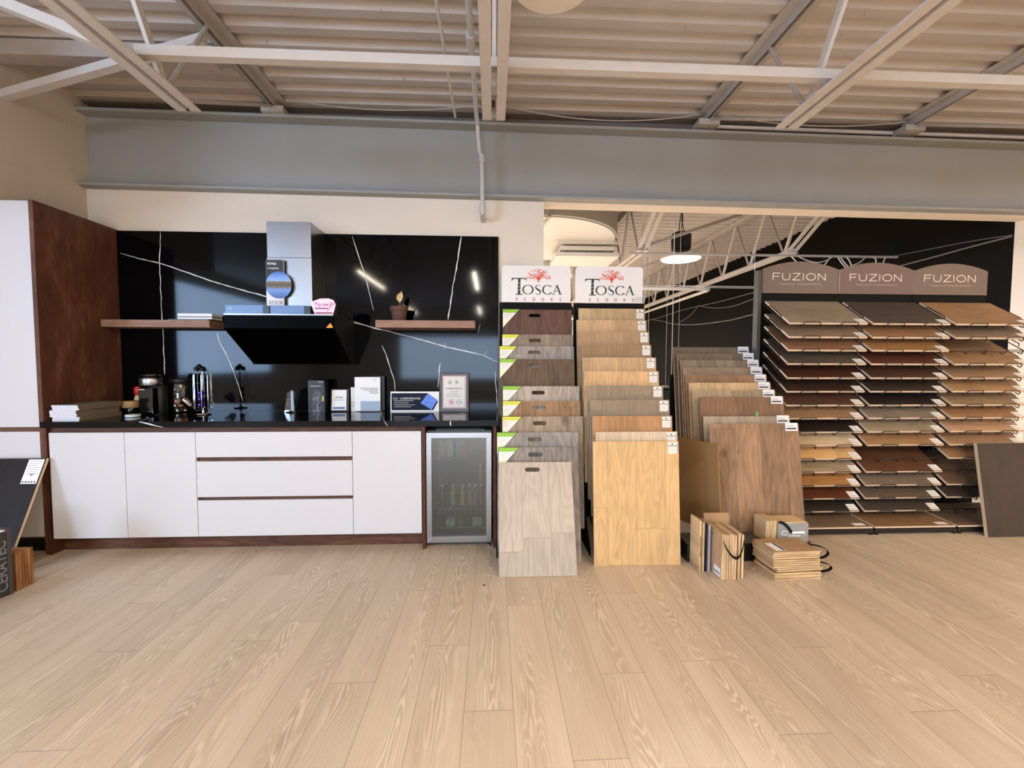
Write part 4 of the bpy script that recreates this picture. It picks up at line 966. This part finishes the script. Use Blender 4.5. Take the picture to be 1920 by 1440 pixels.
    for q in range(92):
        an = rr.uniform(-1.65, 1.65); rad = math.sqrt(rr.uniform(.12, 1))
        bx_ = cx+.096*rad*math.sin(an); bz = cz+.022+.080*rad*max(.05, math.cos(an)*.98+.06)
        an += rr.uniform(-.9, .9); dx, dz = math.sin(an)*.0068, math.cos(an)*.0068
        r.prism([(bx_-dx, bz-dz), (bx_+dz*.46, bz-dx*.46), (bx_+dx, bz+dz), (bx_-dz*.46, bz+dx*.46)], y0-.0005-q*1e-5, y1)
    r.build('tree_emblem', TR, sg)
tA, sgA, cA = step_display('sample_display', 'black step display under the left white tree logo sign', .058, .652, .076, .638, (.0265, .6535))
tosca_logo(sgA, cA)
tB, sgB, cB = step_display('sample_display', 'black step display under the right white tree logo sign', .668, 1.258, .680, 1.236, (1.2455,))
tosca_logo(sgB, cB)
m = MB()
for k in range(3): m.box(cB+.215-.03*(k == 1), cB+.275, -.0192, -.0183, 1.835-.014*k, 1.838-.014*k)
m.build('small_lettering', M_INKG, sgB)

# group A: vinyl boards with hand slots and corner cards
A = [(.084, .639, 3.43, 1.725), (.079, .638, 3.37, 1.521), (.057, .636, 3.31, 1.426), (.056, .628, 3.24, 1.326), (.078, .645, 3.13, 1.125), (.076, .639, 3.06, 1.021), (.071, .642, 2.98, .919), (.033, .595, 2.91, .817), (.042, .580, 2.83, .729), (.041, .518, 2.75, .647)]
AC = [('dark reddish walnut', (92, 66, 56), .22, 0), ('weathered grey brown', (138, 122, 106), .2, 0), ('cool grey oak', (142, 132, 124), .25, 0), ('dark brown rustic oak', (98, 78, 60), .25, .6),
      ('light grey figured oak', (166, 152, 138), .25, 0), ('warm honey brown', (152, 118, 86), .22, .3), ('greige rustic', (154, 136, 114), .22, .6), ('misty grey', (144, 136, 126), .2, 0), ('grey brown streaked', (128, 118, 110), .28, 0), ('pale whitewashed grey oak', (176, 163, 148), .15, .25)]
PLACE = ['rearmost and highest of the left display', 'second from the back of the left display', 'third from the back of the left display', 'fourth from the back of the left display', 'fifth from the back of the left display',
         'fifth from the front of the left display', 'fourth from the front of the left display', 'third from the front of the left display', 'directly behind the front board of the left display', 'frontmost, standing on the floor at the left display']
for i, ((x0, x1, yt, zt), (nm, colr, var, kn)) in enumerate(zip(A, AC)):
    mat = W3('oak_a%d' % i, colr, var, plank=.175, length=1.1, cath=1.3 if i < 9 else .7, knots=kn, blotch=.2 if i < 9 else .13, tone=.1)
    last = i == 9
    lean = math.asin(.235/.68) if last else .12
    h = .645/math.cos(lean) if last else min(.78, (zt-.002)/math.cos(.12)+0)
    if i == 8: h = .728/math.cos(.20); lean = .20
    if i == 7: h = .815/math.cos(.14); lean = .14; h = min(h, .80)
    t = lean_board('sample_board', '%s sample board, %s' % (nm, PLACE[i]), x0, x1, yt, zt, h, lean, .008, mat, plain('grey_vinyl_edge', (150, 140, 128), .6), 'hand slot sample boards', slot=True, ledge=tA)
    if not last:
        k = MB(); a, hh = (.135, .148) if i in (0, 3) else (.140, .150)
        k.prism([(-.004, h+.003), (-.004, h-hh-.006), (a+.006, h+.003)], -.0025, -.0015, m=0)
        k.prism([(0, h-.001), (0, h-hh), (a-.004, h-.001)], -.0035, -.0026, m=1)
        k.prism([(0, h-.001), (0, h-.028), (a-.030, h-.028), (a-.005, h-.001)], -.0045, -.0036, m=2)
        k.prism([(0, h-.085), (0, h-hh+.004), (a*.36, h-.085)], -.0045, -.0036, m=3)
        for q in range(3): k.box(.012, .07-.016*q, -.0045, -.0036, h-.042-.014*q, h-.039-.014*q, m=4)
        k.build('corner_card', [M_BLACK, M_PAPERW, GREENB if i in (0, 3, 4, 7, 8) else YEL, PALEY, plain('faint_print', (186, 190, 170), .5)], t)
# group B
B = [(.695, 1.237, 3.43, 1.738), (.665, 1.226, 3.357, 1.637), (.659, 1.222, 3.284, 1.539), (.666, 1.213, 3.211, 1.437), (.668, 1.223, 3.138, 1.339), (.665, 1.217, 3.065, 1.237), (.673, 1.221, 2.992, 1.136), (.68, 1.239, 2.919, 1.04), (.679, 1.229, 2.846, .937), (.684, 1.236, 2.773, .84), (.65, 1.212, 2.70, .789)]
BCc = [('sandy oak', (184, 156, 118), .14), ('warm sand oak', (186, 154, 116), .14), ('taupe oak', (166, 136, 104), .14), ('muted brown oak', (150, 122, 92), .14), ('golden beige oak', (188, 156, 116), .16), ('bright honey oak', (208, 168, 122), .16),
       ('grey oak', (146, 128, 106), .14), ('grey taupe', (142, 124, 104), .1), ('amber knotty oak', (172, 130, 90), .18), ('pale washed oak', (206, 184, 158), .16), ('light golden oak', (204, 168, 120), .12)]
PL = ['rearmost and highest of the right display', 'second from the back', 'third from the back', 'fourth from the back', 'fifth from the back', 'middle of the right display', 'fifth from the front', 'fourth from the front', 'third from the front', 'just behind the front board', 'frontmost, standing on the floor']
for i, ((x0, x1, yt, zt), (nm, colr, var)) in enumerate(zip(B, BCc)):
    mat = W3('oak_b%d' % i, colr, var, plank=.19, length=1.2, cath=1.1 if i in (5, 10) else .8, knots=.5 if i in (8, 10) else 0, tone=.09, blotch=.14)
    last = i == 10
    lean = .09; h = (zt-.001)/math.cos(lean) if last else min(.80, zt-.03)
    t = lean_board('sample_board', '%s sample board, %s%s' % (nm, PL[i], '' if 'display' in PL[i] else ' of the right display'), x0, x1, yt, zt, h, lean, .012, mat, M_EDGE, 'labelled oak sample boards', ledge=tB)
    w = x1-x0; k = MB()
    k.box(w-.070, w-.014, -.002, -.0005, h-.080, h-.006, m=0)
    k.box(w-.070, w-.014, -.0028, -.0021, h-.032, h-.028, m=1)
    k.prism([(w-.052, h-.022), (w-.034, h-.022), (w-.043, h-.012)], -.0028, -.0021, m=1)
    for q in range(4): k.box(w-.062, w-.024, -.0028, -.0021, h-.042-.009*q, h-.040-.009*q, m=2)
    k.box(w-.013, w-.006, -.003, -.0005, h-.076, h-.010, m=2)
    k.build('label_sticker', [M_PAPERW, M_INK, plain('light_grey_print', (176, 172, 168), .5)], t)
tC = thing('sample_display', 'low black unsigned display base holding the wide leaning boards', 'display stand', (1.75, 2.66, 0))
LG = plain('black_top_light_sheen', (84, 82, 76), .6)  # light reflecting off the black box top, painted as grey
MB().box(-.48, .35, 0, .18, .0, .119).build('base_box', M_BLACK, tC, bevel=.003)
MB().box(-.48, .35, 0, .18, .1195, .122).build('base_top', LG, tC)
MB().box(-.22, .446, .945, .96, 0, 1.2).build('back_panel', M_BLACKM, tC)
# group C : lower centre display with wide boards
C_ = [(1.532, 2.192, 3.551, 1.434), (1.541, 2.201, 3.49, 1.379), (1.545, 2.205, 3.43, 1.322), (1.541, 2.201, 3.375, 1.263), (1.54, 2.2, 3.32, 1.204), (1.54, 2.2, 3.27, 1.145), (1.542, 2.202, 3.215, 1.087), (1.573, 2.228, 3.154, 1.041), (1.565, 2.225, 3.075, .903), (1.554, 2.214, 2.966, .862)]
CC = [('dim grey brown', (120, 106, 88), .2), ('dark taupe', (118, 100, 82), .18), ('grey brown', (134, 118, 98), .16), ('greige brown', (142, 122, 100), .16), ('medium brown', (140, 108, 80), .16), ('golden beige', (190, 160, 120), .16), ('sand taupe', (160, 138, 110), .16), ('reddish brown planked', (134, 102, 78), .16), ('pale grey oak', (176, 156, 132), .14), ('large warm brown rustic', (146, 116, 90), .26)]
PC = ['rearmost', 'second from the back', 'third from the back', 'fourth from the back', 'fifth from the back', 'fifth from the front', 'fourth from the front', 'third from the front', 'just behind the front one', 'frontmost']
for i, ((x0, x1, yt, zt), (nm, colr, var)) in enumerate(zip(C_, CC)):
    mat = W3('oak_c%d' % i, colr, var, plank=.165 if i != 9 else .19, length=1.7, cath=.9, knots=.8 if i == 9 else .2, tone=.12)
    lean = .14; h = .775 if i == 9 else .80
    t = lean_board('sample_board', '%s wide sample board, %s in the unsigned display' % (nm, PC[i]), x0, x1, yt, zt, h, lean, .010, mat, plain('brown_board_edge', (150, 120, 92), .6), 'wide sample boards in the unsigned display', ledge=tC)
    w = x1-x0; k = MB(); k.box(w-.10, w-.008, -.002, -.0005, h-.052, h+.006, m=0); k.box(w-.094, w-.02, -.0028, -.0021, h-.040, h-.030, m=1)
    for q in range(2): k.box(w-.094, w-.04, -.0028, -.0021, h-.014-.008*q, h-.012-.008*q, m=2)
    k.build('label_sticker', [M_PAPER, M_INK, M_INKG], t)
    if i == 7:
        g = MB().prism([(.42, h-.17), (.445, h-.175), (.452, h-.118), (.430, h-.112)], -.003, -.0005); g.build('green_tag', plain('mint_green_tag', (120, 176, 130), .5), t)
# loose MDF panel seen from behind
t = thing('loose_panel', 'plain brown fibreboard panel leaning sideways between the displays', 'panel', (1.560, 2.79, .124))
MDF = plain('brown_fibreboard', (150, 112, 68), .65, noise=.05, nscale=60)
P0, P1, Q0, Q1 = (0, 0), (-.12, .62), (0.0, 0), (-.12, .62)
vs = []
for (x, y, z) in [(.0, .0, 0), (-.30, .55, 0), (-.245, .60, .615), (-.02, .035, .615)]: vs.append((x, y, z))
nrm = Vector((.014, .0065, 0))
vs2 = [tuple(Vector(v)+nrm) for v in vs]
MB().add(vs+vs2, [(0, 1, 2, 3), (7, 6, 5, 4), (0, 4, 5, 1), (1, 5, 6, 2), (2, 6, 7, 3), (3, 7, 4, 0)]).build('panel_board', MDF, t)

# ================================================================== WALL RACK of sample trays
UX = [2.235, 2.897, 3.56]; SX = [2.24, 2.903, 3.557]
RACKS = ['left', 'middle', 'right']
SIGN = plain('mushroom_sign', (118, 100, 90), .55, noise=.05, nscale=150)
SIGN2 = plain('rosy_mushroom_sign', (116, 94, 88), .55, noise=.05, nscale=150)
TILT = math.atan2(.205, .30); BD = .365
def stroke_word(mb, x, z, H, wd, y0, y1):
    """thin wide capitals F U Z I O N"""
    s = wd; w = .0058
    def S(pts, closed=False): stroke(mb, [(x+a*s, z+b_*H) for a, b_ in pts], w, y0, y1, closed=closed)
    S([(0, 0), (0, 1.0)]); S([(0, .97), (.62, .97)]); S([(0, .52), (.55, .52)])
    x += s*.86
    S([(0, 1), (0, .35), (.06, .16), (.18, .05), (.34, .03), (.50, .05), (.62, .16), (.68, .35), (.68, 1)])
    x += s*.92
    S([(.02, .97), (.70, .97)]); S([(.68, .95), (.04, .05)]); S([(.0, .03), (.74, .03)])
    x += s*.98
    S([(0, 0), (0, 1)])
    x += s*.26
    S(ell(.44, .5, .42, .47, 26), True)
    x += s*1.10
    S([(0, 0), (0, 1)]); S([(0, .97), (.66, .03)]); S([(.66, 0), (.66, 1)])
for u in range(3):
    x0 = UX[u]; t = thing('sample_rack', 'black wire rack with grey FUZION header, %s of the three wall racks' % RACKS[u], 'display rack', (x0, 3.50, 0), group='wire sample racks')
    MB().box(.0, .655, 0.0, .02, .02, 1.90).build('back_panel', M_BLACKM, t)
    MB().box(.0, .655, -.02, -.001, 1.80, 1.885).build('header_rail', M_BLACKM, t)
    if u == 0: MB().box(-.03, -.001, -.03, .03, 0, 2.07).build('side_upright', plain('charcoal_metal', (74, 70, 66), .5), t)
    MB().box(.0, .655, -.46, -.001, .015, .045).build('base_frame', M_BLACK, t)
    for dx in (.01, .63):
        MB().box(dx, dx+.02, -.462, -.44, 0, .0148).build('foot', M_BLACK, t)
    so = SX[u]-x0; n = 14; W_ = .647
    arc = [(so+W_, 2.082)]+[(so+W_-W_*i/n, 2.082+.062*(1-((i/n-.5)*2)**2)) for i in range(1, n)]+[(so, 2.082)]
    sg = MB().prism([(so, 1.882), (so+W_, 1.882)]+arc, -.035, -.021).build('header_sign', SIGN2 if u == 1 else SIGN, t)
    m = MB(); stroke_word(m, so+.085, 1.990, .058, .094, -.0362, -.0352); m.build('brand_lettering', plain('cream_print', (240, 226, 210), .5), sg)
    text('tagline_lettering', 'beyond expectation', .026, plain('faded_cream_print', (176, 156, 142), .5), sg, (so+W_/2, -.0357, 1.953), sx=1.75, align='CENTER')
ZS = [1.605, 1.500, 1.400, 1.296, 1.188, 1.084, .978, .876, .770, .666, .560, .456, .350, .248, .146]
TC = [
 [('grey beige', (140, 124, 104)), ('taupe tan', (142, 118, 94)), ('warm mid brown', (136, 98, 72)), ('dark grey brown', (88, 76, 64)), ('dark red brown', (66, 36, 24)), ('very dark brown', (52, 36, 28)), ('chocolate brown', (82, 54, 42)), ('sandy tan', (146, 112, 80)), ('espresso', (36, 26, 22)), ('pale cream oak', (196, 172, 138)), ('light honey oak', (208, 164, 110)), ('greige', (160, 138, 110)), ('golden oak', (166, 116, 66)), ('mahogany red', (90, 46, 26)), ('near black', (42, 34, 30))],
 [('dark charcoal brown', (76, 64, 58)), ('toasted tan', (150, 112, 78)), ('golden brown', (156, 112, 68)), ('burgundy brown', (84, 46, 34)), ('dark umber', (72, 48, 38)), ('dark coffee', (52, 42, 34)), ('black brown', (36, 28, 26)), ('stone grey', (132, 118, 102)), ('ash greige', (146, 128, 104)), ('warm tan', (158, 120, 82)), None, ('russet dark oak', (92, 58, 38)), ('mushroom grey', (112, 96, 80)), ('smoky brown', (88, 74, 62)), ('dark slate brown', (62, 52, 46))],
 [('toffee oak', (152, 116, 82)), ('driftwood', (128, 106, 86)), None, ('caramel', (148, 112, 78)), ('fawn', (142, 110, 82)), ('light caramel', (158, 122, 86)), ('biscuit', (142, 114, 84)), ('amber tan', (150, 110, 76)), ('pinkish beige', (176, 138, 106)), ('dune brown', (152, 116, 86)), ('acorn', (140, 104, 72)), None, ('cocoa', (104, 80, 60)), ('dark cocoa', (66, 52, 44)), None]]
ORD = ['top', 'second', 'third', 'fourth', 'fifth', 'sixth', 'seventh', 'eighth', 'ninth', 'tenth', 'eleventh', 'twelfth', 'thirteenth', 'fourteenth', 'fifteenth']
WIRE = plain('black_wire', (24, 20, 18), .4)
def wire_mesh():
    """wire cradle in tray coordinates: x right, y up the slope (0 = front edge), z normal"""
    w = MB(); r = .0036
    for a in (.10, .40):
        w.tube([(a-.008, .016, -.016), (a-.008, -.010, -.014), (a-.006, -.011, .001), (a+.010, -.010, .024), (a+.122, -.010, .024), (a+.140, -.011, .001), (a+.142, -.010, -.014), (a+.142, .016, -.016)], r, 6)
    w.tube([(-.008, .10, -.014), (-.010, .11, .014), (-.010, .28, .014), (-.008, .30, -.014)], r, 6)
    w.tube([(-.006, .02, -.018), (-.006, .36, -.018)], r, 6); w.tube([(.628, .02, -.018), (.628, .36, -.018)], r, 6)
    w.tube([(.632, .10, -.012), (.634, .11, .008), (.634, .28, .008), (.632, .30, -.012)], r, 6)
    w.tube([(-.006, .03, -.018), (.628, .03, -.018)], r, 6); w.tube([(-.006, .22, -.018), (.628, .22, -.018)], r, 6); w.tube([(-.006, .35, -.018), (.628, .35, -.018)], r, 6)
    return w
wire0 = None
roots = [o for o in bpy.data.objects if o.name.startswith('sample_rack')]
lab0 = None
TX = [2.255, 2.92, 3.592]
for u in range(3):
    root = roots[u]; tb = None
    for i in range(15):
        z = ZS[i]-.002
        slack = -.0006*i
        if wire0 is None: wire0 = wire_mesh().build('wire_shelf', WIRE, smooth=True); wo_ = wire0
        else: wo_ = wire0.copy(); COL.objects.link(wo_)
        wo_.parent = root; wo_.location = (TX[u]+slack-root.location.x, 3.15-3.50, z-.006); wo_.rotation_euler = (TILT, 0, 0)
        if TC[u][i] is None: continue
        nm, colr = TC[u][i]
        mat = W3('plank_%d_%d' % (u, i), colr, .16, across='Y', along='X', plank=.125, length=.7, cath=.9, tone=.07, blotch=.18, rough=.55)
        b0 = thing('flooring_sample', '%s flooring sample, %s slot from the top, %s wall rack' % (nm, ORD[i], RACKS[u]) if i else '%s flooring sample, top slot, %s wall rack' % (nm, RACKS[u]), 'flooring sample', (TX[u]+slack, 3.15, z), group='flooring samples in the wall racks', rot=(TILT, 0, 0))
        m = MB().box(0, .622, 0, BD, -.0095, .0055, m=1); m.box(0.001, .621, .001, BD-.001, .0056, .0068, m=0)
        m.build('panel', [mat, M_EDGEC], b0, bevel=.0015)
        if i < 15 and not (u == 0 and i > 99):
            lm = MB().box(.545, .618, .006, .064, .007, .0078, m=0).box(.548, .60, .020, .024, .0079, .0083, m=1).box(.548, .585, .040, .043, .0079, .0083, m=1)
            lm.build('label_sticker', [M_PAPERW, M_INKG], b0)
    nm, colr = [('taupe', (118, 98, 78)), ('warm brown', (134, 100, 70)), ('muted brown', (116, 94, 74))][u]
    mat = W3('plank_base_%d' % u, colr, .15, across='Y', along='X', plank=.125, length=.7, tone=.07, blotch=.15)
    b0 = thing('flooring_sample', '%s flooring sample lying on the base of the %s wall rack' % (nm, RACKS[u]), 'flooring sample', (UX[u]+.006, 3.045, .049), group='flooring samples in the wall racks', rot=(.10, 0, 0))
    MB().box(0, .643, 0, .40, 0, .012, m=1).box(.001, .642, .001, .399, .0121, .0132, m=0).build('panel', [mat, M_EDGEC], b0)
    MB().box(.52, .61, .02, .06, .0133, .0138).build('label_sticker', M_PAPERW, b0)

# dark slab leaning at the right edge
t = thing('leaning_board', 'dark grey brown sample board leaning on the right wall rack', 'flooring sample', (3.709, 2.962, .001), rot=(-.155, 0, 0))
MB().box(0, .60, 0, .022, 0, .70, m=1).box(.001, .60, -.002, -.0005, .0, .699, m=0).build('panel', [W3('dark_slab', (72, 62, 54), .14, plank=0, cath=.4, tone=.05), M_EDGE], t)
# dark board leaning on the tall cabinet, with sticker
t = thing('leaning_board', 'near black oak board with white sticker leaning on the tall cabinet', 'flooring sample', (-3.50, 2.62, .002), rot=(-math.asin(.285/.72), 0, 0))
MB().box(0, .58, 0, .014, 0, .72, m=1).box(0, .579, -.002, -.0005, 0, .719, m=0).build('panel', [W3('black_oak', (32, 28, 29), .2, plank=.19, length=3, cath=.4, tone=.06), M_EDGE], t)
k = MB().box(.475, .572, -.003, -.0021, .555, .712, m=0)
for q in range(7): k.box(.482, .565-.01*(q % 3), -.0036, -.0031, .70-.014*q, .703-.014*q, m=1)
k.prism([(.51, .62), (.54, .62), (.525, .60)], -.0036, -.0031, m=1)
for q in range(5): k.box(.482+.018*q, .492+.018*q, -.0036, -.0031, .562, .572, m=2)
k.build('label_sticker', [M_PAPER, plain('lilac_grey_print', (150, 150, 172), .5), M_INK], t)
# ---- sample packs on the floor
PLY = wood('ply_edge', (150, 116, 80), (210, 180, 138), (236, 212, 172), across='Z', along='X', plank=0, fibre=1.2, cath=.3, tone=.1, blotch=.2)
PLYV = wood('ply_edge_upright', (150, 116, 80), (210, 180, 138), (236, 212, 172), across='X', along='Z', plank=0, fibre=1.2, cath=.3, tone=.1, blotch=.2)
FACE1 = W3('pack_face_pinkish', (196, 160, 128), .12, across='Y', along='Z', plank=0, cath=.4, tone=.05)
FACE2 = W3('pack_face_copper', (180, 144, 106), .14, across='Y', along='X', plank=0, cath=.6, tone=.05)
def strap(name, pts, w, label=None, parent=None):
    """flat ribbon; pts with ribbon width along given vector"""
    m = MB(); n = len(pts); vs = []
    for p, wv in pts:
        p = Vector(p); wv = Vector(wv)*w/2; vs += [tuple(p-wv), tuple(p+wv)]
    m.add(vs, [(2*i, 2*i+1, 2*i+3, 2*i+2) for i in range(n-1)])
    o = m.build(name, M_BLACKM, parent, smooth=True); s = o.modifiers.new('solid', 'SOLIDIFY'); s.thickness = .002; s.offset = 0
    return o
# standing pack, front row
xs = 1.368
for k in range(8):
    lb = 'small sample panel standing in the front strapped pack, %s' % ['leftmost with white sticker', 'second from left', 'third from left', 'fourth from left', 'fourth from right', 'third from right', 'second from right', 'rightmost'][k]
    yy = 2.425+random.uniform(0, .008)+(.01 if k == 7 else 0); dz = .279-.004*(k % 3)-(.006 if k == 7 else 0); gap = .0 if k < 6 else .010
    th = .0135
    o = MB().box(0, th, 0, .19, 0, dz).build('wood_sample', [PLYV], bevel=.001); o.location = (xs+gap, yy, .001); o.rotation_euler = (0, 0, random.uniform(-.01, .01))
    o.data.materials.append(FACE1)
    for p in o.data.polygons:
        if abs(p.normal.x) > .9: p.material_index = 1
    tag(o, lb, 'flooring sample', 'panels of the front standing pack')
    if k == 0:
        MB().box(-.0012, -.0002, .012, .085, .008, .062).build('label_sticker', M_PAPER, o); MB().box(-.0018, -.0013, .018, .08, .024, .031).build('label_print', M_INK, o)
        MB().box(-.0018, -.0002, .10, .108, .235, .245).build('small_mark', plain('brown_mark', (130, 90, 70), .5), o)
    xs += th+gap+.0018
a = []
for i in range(15):
    f = i/14; ang = PI*f
    a.append(((1.372+.125*f, 2.424-.03*math.sin(ang)-.006, .235-.085*math.sin(ang)**.8), (0, .15, 1)))
tag(strap('carry_strap', a, .016), 'black strap looping down the front of the standing pack', 'strap')
# second pack behind it
for k, (x, m, h) in enumerate([(1.285, PLYV, .318), (1.301, PLYV, .312), (1.322, M_BLACK, .300), (1.338, plain('lilac_grey_sheet', (168, 164, 172), .4), .296)]):
    o = MB().box(0, .012, 0, .125, 0, h).build('wood_sample', m, bevel=.001); o.location = (x, 2.535-.008*(k % 2), .001)
    tag(o, 'small upright piece in the rear standing pack, %s' % ['leftmost', 'second from left', 'black sheet', 'lilac grey sheet'][k], 'flooring sample', 'pieces of the rear standing pack')
o = MB().box(0, .165, 0, .012, 0, .332).build('wood_sample', FACE2, bevel=.001); o.location = (1.362, 2.636, .001)
tag(o, 'copper toned sample panel standing crosswise behind the front standing pack', 'flooring sample')
tag(strap('carry_strap', [((1.2895-.012*math.sin(PI*i/10), 2.5335-.03*math.sin(PI*i/10), .22-.012*i), (0, 0, 1)) for i in range(11)], .012), 'black strap hanging at the left of the rear standing pack', 'strap')
# stack of small panels lying flat
z = .001; k = 0
names = ['bottom', 'second from bottom', 'third from bottom', 'fourth from bottom', 'fifth from bottom', 'sixth from bottom', 'seventh from bottom', 'seventh from top', 'sixth from top', 'fifth from top', 'fourth from top', 'third from top', 'second from top', 'topmost']
for k in range(14):
    low = k < 4; mid = k in (4, 5)
    cx = 1.812+(.012 if low else (.022 if mid else 0))+random.uniform(-.004, .004); cy = 2.50+random.uniform(-.005, .005)
    t = thing('wood_sample', 'small copper toned panel lying in the flat stack, %s' % names[k], 'flooring sample', (cx, cy, z), .035+(.04 if mid else 0)+random.uniform(-.01, .01), group='panels of the flat stack')
    o = MB().box(-.148, .148, -.095, .095, 0, .0092, m=1).box(-.1475, .1475, -.0945, .0945, .0093, .0098, m=0).build('panel', [FACE2, PLY], t, bevel=.0008)
    if k in (3, 13):
        MB().box(-.12, -.055, -.075, .03, .0099, .0104).build('label_sticker', M_PAPER, t); MB().box(-.075, -.060, -.072, .028, .0105, .0108).build('label_print', M_INK, t)
    z += .0126+(.004 if k in (3,) else 0)
for cx, cz, rx, rz, lb in ((1.985, .135, .085, .045, 'upper black strap loop curling out of the flat stack'), (2.005, .043, .088, .034, 'lower black strap loop lying beside the flat stack')):
    pts = []
    for i in range(17):
        an = PI/2-PI*i/16
        pts.append(((cx-.03+rx*1.25*math.cos(an), 2.49-.02*math.cos(an), cz+rz*math.sin(an)), (.0, .9, .15)))
    tag(strap('carry_strap', pts, .020), lb, 'strap')
# grey carded pack on the display base
for k in range(5):
    o = MB().box(0, .0125, 0, .13, 0, .142).build('wood_sample', PLYV, bevel=.001); o.location = (1.795+k*.0145, 2.665, .1225); tag(o, 'small upright panel at the left of the grey carded pack, %s' % ['leftmost', 'second', 'third', 'fourth', 'fifth beside the grey card'][k], 'flooring sample', 'panels of the carded pack')
t = thing('carded_sample_pack', 'sample pack wrapped in a silver grey printed card on the display base', 'sample pack', (1.872, 2.66, .1225))
MB().box(0, .20, 0.004, .13, 0, .132, m=0).build('panel_block', PLY, t)
MB().box(0, .205, -.002, .003, 0, .126).build('printed_card', plain('silver_grey_card', (150, 150, 150), .35, noise=.1, nscale=20), t)
m = MB(); stroke(m, ell(.045, .062, .022, .013, 18, .6, 5.6), .004, -.004, -.0025); m.box(.08, .18, -.004, -.0025, .058, .072); m.box(.07, .15, -.004, -.0025, .040, .045); m.build('card_print', M_PAPER, t)
strap('carry_strap', [((.0+.09*f, -.005-.004*math.sin(PI*f), .138-.075*f**2), (.55, 0, .6)) for f in [i/10 for i in range(11)]], .022, parent=t)
# ceramic brand box and timber pack at the left edge
t = thing('sample_case', 'dark grey upright case lettered CERATEC at the left edge', 'sample case', (-2.674, 2.448, 0.001), rz=-.235)
CG = plain('charcoal_case', (46, 44, 46), .6, noise=.1, nscale=20)
MB().box(-.12, 0, -.36, -.018, 0, .36).build('case_body', CG, t, bevel=.003)
MB().box(-.115, .003, -.0175, 0, 0, .372).build('case_edge', plain('charcoal_case_edge', (64, 60, 60), .6), t, bevel=.002)
MB().box(-.115, -.004, -.35, -.02, .3605, .366).build('white_top', M_PAPER, t)
o = text('lettering', 'CERATEC', .066, plain('faded_grey_print', (118, 116, 118), .6), t, (0, 0, 0), offset=.0008)
o.matrix_local = Matrix(((0, 0, 1, .0006), (0, -1, 0, -.022), (1, 0, 0, .03), (0, 0, 0, 1)))
for k in range(6):
    o = MB().box(0, .11, 0, .0125, 0, .215).build('wood_sample', wood('orange_ply_edge', (112, 72, 42), (166, 116, 74), (196, 150, 104), plank=0, fibre=1.2, cath=.2), bevel=.001)
    o.location = (-2.797+.001*k, 2.474+k*.0150, .001); o.rotation_euler = (0, 0, .03)
    tag(o, 'small orange toned panel standing behind the dark case, %s' % ['front', 'second', 'third', 'fourth', 'fifth', 'rear'][k], 'flooring sample', 'panels behind the dark case')

# small marks
tag(MB().lathe([(.004, 0), (.006, .003), (.003, .006)], n=8).build('floor_crumb', M_BLACKM, loc=(-.047, 2.423, 0)), 'tiny dark crumb lying on the floor before the left display', 'crumb')
for x, y in [(-.646, 2.596), (-.244, 2.607), (-.648, 2.912), (-.638, 3.2), (.918, 2.917), (2.152, 2.634), (2.316, 2.789), (-1.147, 2.61), (-1.442, 2.891), (2.155, 3.243), (2.151, 2.466), (1.163, 2.624)]:
    tag(MB().tube([(0, 0, 0), (0, 0, -.045)], .0022, 6).build('deck_screw', M_BEAM, loc=(x, y, 3.355)), 'thin screw tip poking down through the roof deck', 'screw', 'screw tips under the roof deck')
